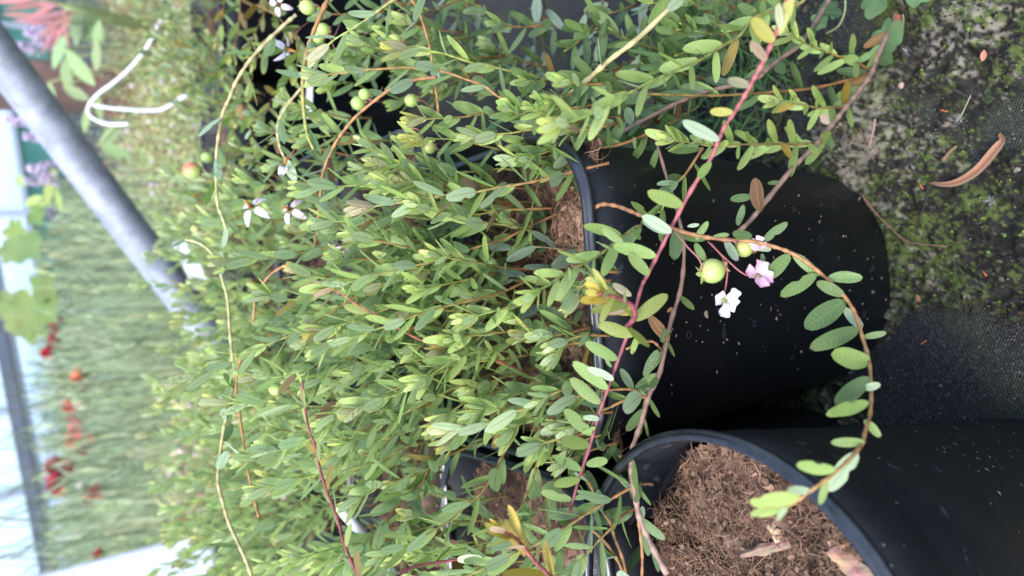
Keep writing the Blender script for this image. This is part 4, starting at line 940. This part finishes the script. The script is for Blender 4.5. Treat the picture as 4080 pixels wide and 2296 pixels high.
for x, y in ((3290,110), (3275,95), (3300,60)):
    a = GP(x, y, .008); lobed('leaf', wd_, a, Vector((rng.uniform(-1, 1), rng.uniform(-1, 1), .2)), Vector((0, 0, 1)), .008, .008, (.13, .22, .08), 3)
g = Geo()
for i in range(420):   # thin green weed blades tangled on the ground at the upper edge
    x = rng.uniform(2620, 3120); y = rng.uniform(60, 520); a = rng.uniform(0, 6.28); p = GP(x, y, rng.uniform(.003, .016)); d = Vector((math.cos(a), math.sin(a), rng.uniform(-.2, .5)))
    g.blade(p, d, Vector((0, -.3, 1)), rng.uniform(.006, .022), rng.uniform(.0007, .0014), tuple(c*rng.uniform(.6, 1.3) for c in (.09, .17, .05)), 2, .2)
tag(g.obj('weed_grass', M_FAR), 'tangle of thin green weed blades on the ground at the upper edge', 'weeds', kind='stuff')

# ================================================================== BACKGROUND
M_GALV = plain('galvanised_steel', (.23, .24, .28), .5, .15, .5, 40, .34, .0008, 180)
M_GALV2 = plain('painted_steel', (.36, .38, .44), .45, .1, .5, 12, .10)
M_WHITE = plain('white_plastic', (.56, .56, .60), .45, 0, .4, 90, .18)
M_DARKB = plain('dark_steel', (.10, .11, .14), .5, .2, .5, 8, .2)
M_WOOD = plain('brown_post', (.12, .075, .062), .8, 0, .2, 14, .35, .002, 60)
M_TEAL = plain('teal_panel', (.07, .22, .165), .5, 0, .4, 3, .25)
def bar(name, a, b, w, h, m, parent=None, up=Vector((0, 0, 1)), bev=.0):
    d = (b-a); L = d.length; d.normalize(); s = d.cross(up).normalized(); u = s.cross(d); bm = bmesh.new(); vs = []
    for t in (0, L):
        for x, z in ((-w/2, -h/2), (w/2, -h/2), (w/2, h/2), (-w/2, h/2)): vs.append(bm.verts.new(a + d*t + s*x + u*z))
    for f in ((0,3,2,1), (4,5,6,7), (0,1,5,4), (1,2,6,5), (2,3,7,6), (3,0,4,7)): bm.faces.new([vs[i] for i in f])
    bmesh.ops.recalc_face_normals(bm, faces=bm.faces)
    if bev: bmesh.ops.bevel(bm, geom=bm.edges[:], offset=bev, segments=2, affect='EDGES')
    return bm_obj(name, bm, m, parent)
# inclined galvanised pipe
a = P(-260, -120, .82); b = P(900, 1420, 1.14); d = (b-a).normalized(); e2 = b + d*.25
pr = link('metal_pipe', None); tag(pr, 'thick grey galvanised pipe slanting across the view behind the plants', 'pipe')
tube_obj('tube', [a + (e2-a)*(i/12) for i in range(13)], .0235, M_GALV, pr, 28)
c_ = P(980, 1530, 1.17); tube_obj('clamp', [c_ - d*.022, c_ + d*.022], .031, M_GALV, pr, 28)
tube_obj('bolt', [c_ + Vector((0, 0, .030)), c_ + Vector((0, 0, .040))], .005, M_GALV, pr, 6)
# pale steel beam lower left
a = P(-60, 2440, .95); b = P(850, 2200, 1.0)
bmr = link('steel_beam', None); tag(bmr, 'flat pale grey steel beam at the lower left behind the plants', 'beam')
bar('beam', a, b + (b-a)*.02, .055, .04, M_GALV2, bmr, up=(CAM - (a+b)/2).normalized(), bev=.003)
bar('flange', a + Vector((-.06, -.005, -.028)), b + Vector((-.06, -.005, -.028)), .05, .012, M_GALV, bmr, up=(CAM - (a+b)/2).normalized(), bev=.002)
# brown post
a = P(-30, 330, 1.75); a.z = 0; top = a.copy(); top.z = .62
po = link('wooden_post', None); tag(po, 'reddish brown wooden post behind the grey pipe', 'post')
bar('shaft', a, top, .105, .10, M_WOOD, po, up=Vector((0, 1, 0)), bev=.006); bar('cap', top, top + Vector((0, 0, .02)), .12, .115, M_WOOD, po, up=Vector((0, 1, 0)), bev=.004)
# white looped plant tie
t_ = link('plant_tie', None); tag(t_, 'white bent plastic strip looping above the fine mossy plants', 'plant tie')
tube_obj('strip', catmull([P(x, y, w) for x, y, w in ((632,98,.78),(600,165,.78),(560,225,.79),(500,290,.80),(450,332,.80),(395,372,.81),(358,415,.82),(352,450,.82),(385,480,.81),(440,496,.80),(512,494,.79))], 5), .0019, M_WHITE, t_, 8)
t_ = link('plant_tie', None); tag(t_, 'short white plastic strip below the looped one among the mossy plants', 'plant tie')
tube_obj('strip', catmull([P(x, y, w) for x, y, w in ((370,420,.9),(450,432,.88),(560,440,.85),(640,437,.80),(700,405,.79),(745,378,.78))], 5), .0019, M_WHITE, t_, 8)
# white labels
def label_card(label, p0, p1, w, group=None):
    r = link('plant_label', None); tag(r, label, 'plant label', group); bar('card', p0, p1, w, .0012, M_WHITE, r, up=(CAM-p0).normalized()); return r
label_card('white plant label tip beside the end of the grey pipe', P(700,965,.95), P(790,1150,.97), .009)
label_card('wider ribbed white plant label next to the narrow one by the pipe', P(735,965,1.0), P(800,1130,1.02), .017)
label_card('small white plant label standing between the reddish shoots near the upper edge', P(1235,330,.5), P(1230,470,.52), .0042)
label_card('thin white label stick among far shoots at the lower left', P(1005,1960,.6), P(975,2030,.61), .0022)
label_card('white label stick low among far shoots near the lower edge', P(1200,2150,.62), P(1160,2230,.63), .005)
tb = link('white_tube', None); tag(tb, 'white plastic tube with dirt stains among shoots at the lower edge', 'tube')
tube_obj('tube', [P(1350,2018,.43), P(1470,2160,.44), P(1620,2340,.45)], .0030, M_WHITE, tb, 14)
# ---- greenhouse side wall
A0 = P(-31, 0, 9.0); B0 = P(320, 2150, 6.0)
gw = link('greenhouse_wall', None); tag(gw, 'greenhouse side wall with pale panes above a teal lower panel', 'wall')
hd = (B0-A0); zs = hd.z; hd.z = 0; HL = hd.length; hd.normalize(); nrm_ = Vector((-hd.y, hd.x, 0))
if nrm_.y < 0: nrm_ = -nrm_
def W(s, z, off=0): q = A0 + hd*(s*HL) + nrm_*off; q.z = z; return q
sill = lambda s: A0.z + zs*s
m_, t, bs = mat('greenhouse_pane'); bs.inputs['Base Color'].default_value = (.85, .93, .98, 1); bs.inputs['Roughness'].default_value = .3
tp = nd(t, 'ShaderNodeBsdfTransparent'); tp.inputs[0].default_value = (.86, .94, 1, 1); tl = nd(t, 'ShaderNodeBsdfTranslucent'); tl.inputs[0].default_value = (.85, .94, 1, 1)
m1 = nd(t, 'ShaderNodeMixShader'); m1.inputs[0].default_value = .5; t.links.new(bs.outputs[0], m1.inputs[1]); t.links.new(tl.outputs[0], m1.inputs[2])
m2 = nd(t, 'ShaderNodeMixShader'); m2.inputs[0].default_value = .55; t.links.new(m1.outputs[0], m2.inputs[1]); t.links.new(tp.outputs[0], m2.inputs[2]); t.links.new(m2.outputs[0], t.nodes['Material Output'].inputs[0])
M_PANE = m_
edges_ = [-1.1, -.75, -.42, .07, .28, .50, .66, .82, .93, 1.15, 1.4]
for i in range(len(edges_)-1):
    s0, s1 = edges_[i], edges_[i+1]
    V = [W(s0, sill(s0)+.02), W(s1, sill(s1)+.02), W(s1, sill(s1)+2.4), W(s0, sill(s0)+2.4)]; V2 = [v + nrm_*.008 for v in V]
    me = bpy.data.meshes.new('pane'); me.from_pydata(V + V2, [], [(0,1,2,3), (7,6,5,4), (0,4,5,1), (1,5,6,2), (2,6,7,3), (3,7,4,0)]); me.materials.append(M_PANE); link('pane', me, gw)
    bar('mullion', W(s0, -.0, -.02), W(s0, sill(s0)+2.4, -.02), .05, .06, M_GALV2, gw, up=nrm_)
    V = [W(s0, -.05), W(s1, -.05), W(s1, sill(s1)-.02), W(s0, sill(s0)-.02)]; V2 = [v + nrm_*.04 for v in V]
    me = bpy.data.meshes.new('lower_panel'); me.from_pydata(V + V2, [], [(0,1,2,3), (7,6,5,4), (0,4,5,1), (1,5,6,2), (2,6,7,3), (3,7,4,0)]); me.materials.append(M_TEAL); link('lower_panel', me, gw)
bar('sill_rail', W(-1.1, sill(-1.1), -.03), W(1.4, sill(1.4), -.03), .05, .05, M_GALV2, gw)
db = link('sloping_beam', None); tag(db, 'dark steel beam sloping across the pale panes at the far left', 'beam')
bar('beam', P(-120, 740, 5.2), P(235, 2530, 4.6), .085, .07, M_DARKB, db)
bar('beam_lip', P(-85, 740, 5.25), P(270, 2530, 4.65), .02, .08, M_GALV2, db)

# ---- far plants
def jit(c, a=.3): k = rng.uniform(1-a, 1+a); return (c[0]*k*rng.uniform(.9, 1.1), c[1]*k, c[2]*k*rng.uniform(.85, 1.15))
# tall fine grass-like plants (one mass of thin stalks and needle leaves)
g = Geo(); LIM = []
for i in range(7500):
    px = rng.uniform(120, 800); py = rng.uniform(760, 2360)
    Yd = rng.uniform(1.42, 3.6); base = P(500, py, 1.0); k = Yd/base.y; X_ = base.x*k
    h = rng.uniform(.20, .34) * (1 + .04*Yd) * (1.0 - .25*max(0, (1150-py)/400))
    b = Vector((X_ + rng.uniform(-.05, .05), Yd, 0)); lean = Vector((rng.uniform(-.12, .12), rng.uniform(-.1, .1), 0))
    col = jit(rng.choice([(.33, .39, .22), (.42, .48, .26), (.25, .31, .19), (.47, .49, .29)]))
    b0 = b + Vector((0, 0, h*rng.uniform(0, .5)))
    g.blade(b0, Vector((lean.x, lean.y, 1)), Vector((rng.uniform(-.5, .5), -1, 0)), h*rng.uniform(.3, .6), .0022*Yd*.8, col, 3, rng.uniform(-.15, .15))
    for q in range(2):
        z = rng.uniform(.35, .98)*h; g.blade(b + Vector((lean.x*z, lean.y*z, z)), Vector((rng.uniform(-.6, .6), rng.uniform(-.6, .3), 1)), Vector((0, -1, .2)), rng.uniform(.02, .055), .0026*Yd*.7, jit(col, .35), 2, .2)
tag(g.obj('tall_grass', M_FAR), 'dense bed of tall fine grassy plants behind the pipe', 'grass', kind='stuff')
g = Geo()
for i in range(60):   # thin bare stalks rising above the bed before the panes
    py = rng.uniform(1450, 2300); Yd = rng.uniform(1.3, 2.6); base = P(300, py, 1.0); X_ = base.x*Yd/base.y; b = Vector((X_, Yd, .2)); h = rng.uniform(.2, .38)
    g.tube(catmull([b, b + Vector((rng.uniform(-.03, .03), 0, h*.5)), b + Vector((rng.uniform(-.08, .08), rng.uniform(-.04, .04), h))], 3), .0009, jit((.16, .20, .10)), 3)
tag(g.obj('grass_stalks', M_FAR), 'thin bare stalks sticking up before the pale panes', 'grass', kind='stuff')
# low fine-leaved plants
def fine_plant(label, cx, cy, rx, ry, h, n, cols, leaf=.007, petal=None):
    root = link('fine_leaved_plant', None); root.location = (cx, cy, 0); tag(root, label, 'plant', 'low fine-leaved plants behind the pots')
    g = Geo(); st_ = Geo()
    for i in range(n):
        a = rng.uniform(0, 6.28); r = math.sqrt(rng.random()); x = rx*r*math.cos(a); y = ry*r*math.sin(a); hh = h*(1-.35*r*r)*rng.uniform(.6, 1.05)
        top = Vector((x*1.1, y*1.1, hh)); bt = Vector((x*.8, y*.8, hh*.45))
        if i % 3 == 0: st_.tube([bt, top], .0012, jit((.20, .12, .06)), 3)
        for q in range(9):
            p = bt.lerp(top, q/8) + Vector((rng.uniform(-.004, .004), rng.uniform(-.004, .004), 0)); aa = rng.uniform(0, 6.28)
            g.blade(p, Vector((math.cos(aa), math.sin(aa), rng.uniform(.1, 1.2))), Vector((0, -.4, 1)), leaf*rng.uniform(.7, 1.4), leaf*.5, jit(rng.choice(cols)), 2, .1)
        if petal and rng.random() < petal[0]: g.ball(top, rng.uniform(.002, .0045), petal[1], 1)
    o = g.obj('foliage', M_FAR, root); o['kind'] = 'stuff'; o = st_.obj('twigs', M_STEM, root); o['kind'] = 'stuff'
    return root
gc = [(.34, .42, .16), (.40, .46, .19), (.27, .36, .14), (.46, .46, .24)]
def at_px(x, y, zz):   # ground position under the point where the pixel ray meets height zz
    q = PZ(x, y, zz); return q.x, q.y
for k, (x, y, w, hgt, cc) in enumerate(((790, 120, 'at the upper edge, right behind the last black pot', .20, gc), (700, 420, 'behind the reddish shoots, small pink blooms', .20, gc), (620, 640, 'left of the two far berries', .21, gc), (560, 60, 'under the looped white strip, yellowish', .22, [(.33, .33, .10), (.26, .31, .10), (.38, .34, .14)]),
                              (480, 520, 'below the pale broad leaves', .22, gc), (560, 830, 'beside the grey pipe, deep green', .22, [(.20, .30, .12), (.28, .38, .15)]), (430, 250, 'between the strip loop and the broad leaves', .22, gc))):
    cx, cy = at_px(x, y, hgt*.75); fine_plant('low fine-leaved plant ' + w, cx, cy, .15+.05*cy, .16+.07*cy, hgt, 420, cc, .008, (.12, (.75, .60, .66)) if k in (0, 1, 2) else (.03, (.55, .25, .2)))
for k, (x, y, w) in enumerate(((760, 1980, 'in front of the steel beam with yellow tips'), (900, 2200, 'at the lower edge with orange and white specks'), (620, 1850, 'between grass and cranberry shoots, yellowish'), (800, 1650, 'behind the pale arching runners'))):
    cx, cy = at_px(x, y, .16); fine_plant('low leafy plant ' + w, cx, cy, .10, .10, .21, 150, [(.38, .44, .18), (.30, .40, .16), (.46, .42, .22), (.42, .26, .18)], .016, (.25, (.78, .62, .62)))
# broad pale leaves
def broad_plant(label, cat, leaves, col, m=None, name='broad_leaved_plant', L=.05, lob=0, stems=True, wr=None):
    root = link(name, None); p0 = P(*leaves[0][:3]); root.location = (p0.x, p0.y, 0); tag(root, label, cat)
    base = Vector((p0.x, p0.y, 0))
    for x, y, w, ang, LL in leaves:
        p = P(x, y, w); d = C_R*math.cos(R(ang)) - C_U*math.sin(R(ang)) + AX_F*rng.uniform(-.3, .3); nn = (-AX_F + Vector((0, 0, .6)) + Vector((rng.uniform(-.3, .3), 0, 0)))
        q = p - d.normalized()*LL*.5 - base
        if lob: lobed('leaf', root, q, d, nn, LL, LL*.9, jit(col, .15), lob)
        else:
            g = Geo(); g.blade(q, d, nn, LL, LL*(wr or rng.uniform(.42, .55)), jit(col, .18), 5, -.15); g.obj('leaf', M_FAR, root)
        if stems: tube_obj('stem', catmull([Vector((rng.uniform(-.02, .02), 0, 0)), (q*.5 + Vector((0, .01, q.z*.1))), q], 3), .0016, M_STEM, root, 5, [(.2, .24, .09)]*7)
    return root
broad_plant('plant with large pale green oval leaves behind the looped white strip', 'plant', [(300,90,1.35,100,.075),(230,200,1.4,120,.07),(260,300,1.4,95,.06),(310,270,1.3,60,.07),(385,150,1.3,110,.06),(360,110,1.35,140,.06),(300,370,1.35,30,.045),(430,540,1.25,160,.055),(455,600,1.2,20,.05),(390,430,1.3,80,.045),(270,60,1.5,80,.06),(200,380,1.5,80,.055),(340,470,1.3,100,.05),(380,220,1.3,100,.05)], (.24, .32, .15))
broad_plant('shrub with narrow brick red leaves at the upper left corner', 'shrub', [(110,20,1.3,175,.085),(150,50,1.3,165,.085),(190,60,1.28,170,.08),(140,85,1.3,185,.09),(210,100,1.3,150,.085),(230,130,1.3,130,.08),(170,15,1.3,190,.07),(240,60,1.3,175,.07),(200,140,1.3,120,.07),(90,60,1.35,180,.07),(255,110,1.28,100,.07),(120,-10,1.3,170,.08),(60,0,1.3,175,.08)], (.34, .15, .14), name='red_leaved_shrub', wr=.13)
broad_plant('plant with big yellow green lobed leaves before the pale panes', 'plant', [(60,930,1.7,185,.075),(110,990,1.65,100,.09),(40,1000,1.7,175,.07),(90,1250,1.55,200,.11),(40,1220,1.6,185,.08),(120,1300,1.55,150,.08),(190,1230,1.5,120,.07),(140,860,1.7,120,.06),(170,1150,1.5,90,.08)], (.15, .21, .07), lob=5)
broad_plant('plant with yellowish rounded leaves under the lilac blooms', 'plant', [(80,720,2.0,200,.06),(150,840,1.9,120,.06),(190,760,1.9,100,.07),(230,800,1.9,90,.06),(130,800,2,160,.06),(210,690,1.9,110,.06)], (.33, .40, .12))
# flowers
def bloom(label, x, y, w, r, col, cat='flower', name='flowering_stalk', spiky=True, length=.25, group=None):
    p = P(x, y, w); root = link(name, None); root.location = (p.x, p.y, 0); tag(root, label, cat, group); b = Vector((p.x, p.y, 0)); q = p - b
    hh = min(length, q.z-.01); tube_obj('stem', catmull([q - Vector((rng.uniform(-.02, .02), -.01, hh)), q - Vector((0, 0, hh*.5)), q], 4), .0016, M_STEM, root, 5, [(.14, .2, .08)]*9)
    g = Geo(); r *= 1.3
    for i in range(46):
        a = rng.uniform(0, 6.28); e = rng.uniform(-.5, 1.5); d = Vector((math.cos(a)*math.cos(e), math.sin(a)*math.cos(e), math.sin(e)))
        g.blade(q + d*r*.15, d + Vector((rng.uniform(-.3, .3),)*3), Vector((-d.y, d.x, .3)), r*rng.uniform(.7, 1), r*.65, jit(col, .22), 3, .3)
    g.obj('petals', M_PETAL, root)
    g = Geo(); g.ball(q - Vector((0, 0, r*.6)), r*.35, (.12, .18, .06), 1, 1.4); g.obj('calyx', M_FAR, root)
for lab, x, y, w, r, col in (('crimson double bloom, largest, over the lower panes', 235, 1925, 1.7, .021, (.50, .015, .05)), ('crimson bloom above the largest one', 220, 1855, 1.75, .017, (.50, .02, .05)), ('dark crimson bloom beside the pale gap between two crimson ones', 278, 1850, 1.75, .014, (.40, .02, .05)),
    ('round cherry red bloom in front of a window bar', 190, 1408, 1.8, .012, (.55, .01, .05)), ('tall red bloom left of the cherry red one', 212, 1315, 1.8, .015, (.48, .03, .06)), ('dark red bloom beside the tall red one', 218, 1365, 1.85, .013, (.38, .03, .05)), ('dull red bloom above the round cherry one, nearest the lobed leaves', 235, 1290, 1.9, .012, (.30, .05, .05)),
    ('peach orange bloom in the grass', 318, 1498, 1.6, .014, (.75, .30, .17)), ('white bloom below the peach one', 325, 1600, 1.6, .013, (.80, .76, .55)), ('coral bloom, uppermost of a cluster of four', 285, 1620, 1.65, .014, (.72, .14, .12)), ('coral pink small bloom', 290, 1665, 1.65, .010, (.72, .16, .18)),
    ('large coral pink bloom in the cluster middle', 312, 1710, 1.6, .015, (.78, .20, .20)), ('salmon bloom lowest in the cluster', 292, 1752, 1.65, .013, (.72, .22, .17)), ('dusky red bloom beside the salmon one', 350, 1785, 1.6, .015, (.40, .10, .10)), ('small salmon bloom deep in the grass', 370, 1740, 1.55, .009, (.70, .22, .18)),
    ('dull red bloom in the grass below the largest crimson one', 385, 1955, 1.5, .012, (.42, .05, .06)), ('dark dull red bloom next to it, deeper in the grass', 368, 1985, 1.55, .013, (.34, .05, .06)), ('small white bloom next to the largest crimson one', 325, 1935, 1.6, .009, (.75, .68, .62)),
    ('tiny red bloom by the steel beam', 395, 2205, 1.4, .008, (.50, .06, .06)), ('small dark red bloom beside the teal panel', 252, 1490, 1.8, .010, (.34, .05, .07)), ('maroon bud bloom below the peach flower', 345, 1555, 1.6, .008, (.30, .06, .07))):
    bloom(lab, x, y, w, r, col)
def spike(label, x, y, w, L, col=(.55, .44, .58)):
    p = P(x, y, w); root = link('lilac_flower', None); root.location = (p.x, p.y, 0); tag(root, label, 'flower', None); q = p - Vector((p.x, p.y, 0)); g = Geo()
    for i in range(70):
        t = rng.random(); a = rng.uniform(0, 6.28); rr = L*.34*(1-t*.6); g.ball(q + Vector((math.cos(a)*rr, math.sin(a)*rr, (t-.5)*L)), L*rng.uniform(.05, .09), jit(col, .2), 1)
    g.obj('florets', M_PETAL, root); tube_obj('stem', catmull([Vector((.01, .01, .02)), q*.5, q], 3), .002, M_STEM, root, 5, [(.2, .2, .12)]*7)
for lab, x, y, L in (('lilac bloom under the red shrub leaves', 150, 130, .055), ('lilac bloom at the left beside the pipe end', 112, 190, .05), ('lilac bloom behind the pipe, by the brown post', 75, 478, .05), ('lilac bloom right below the pipe edge', 140, 545, .045), ('large lilac bloom over the teal panel', 170, 675, .06),
                  ('pale lilac bloom beside the large one', 125, 722, .035), ('lilac bloom lowest of the row', 180, 850, .045), ('small lilac bloom next to the yellowish leaves', 200, 720, .04), ('small mauve bloom between the upper ones', 180, 165, .045)):
    spike(lab, x, y, 1.75, L)
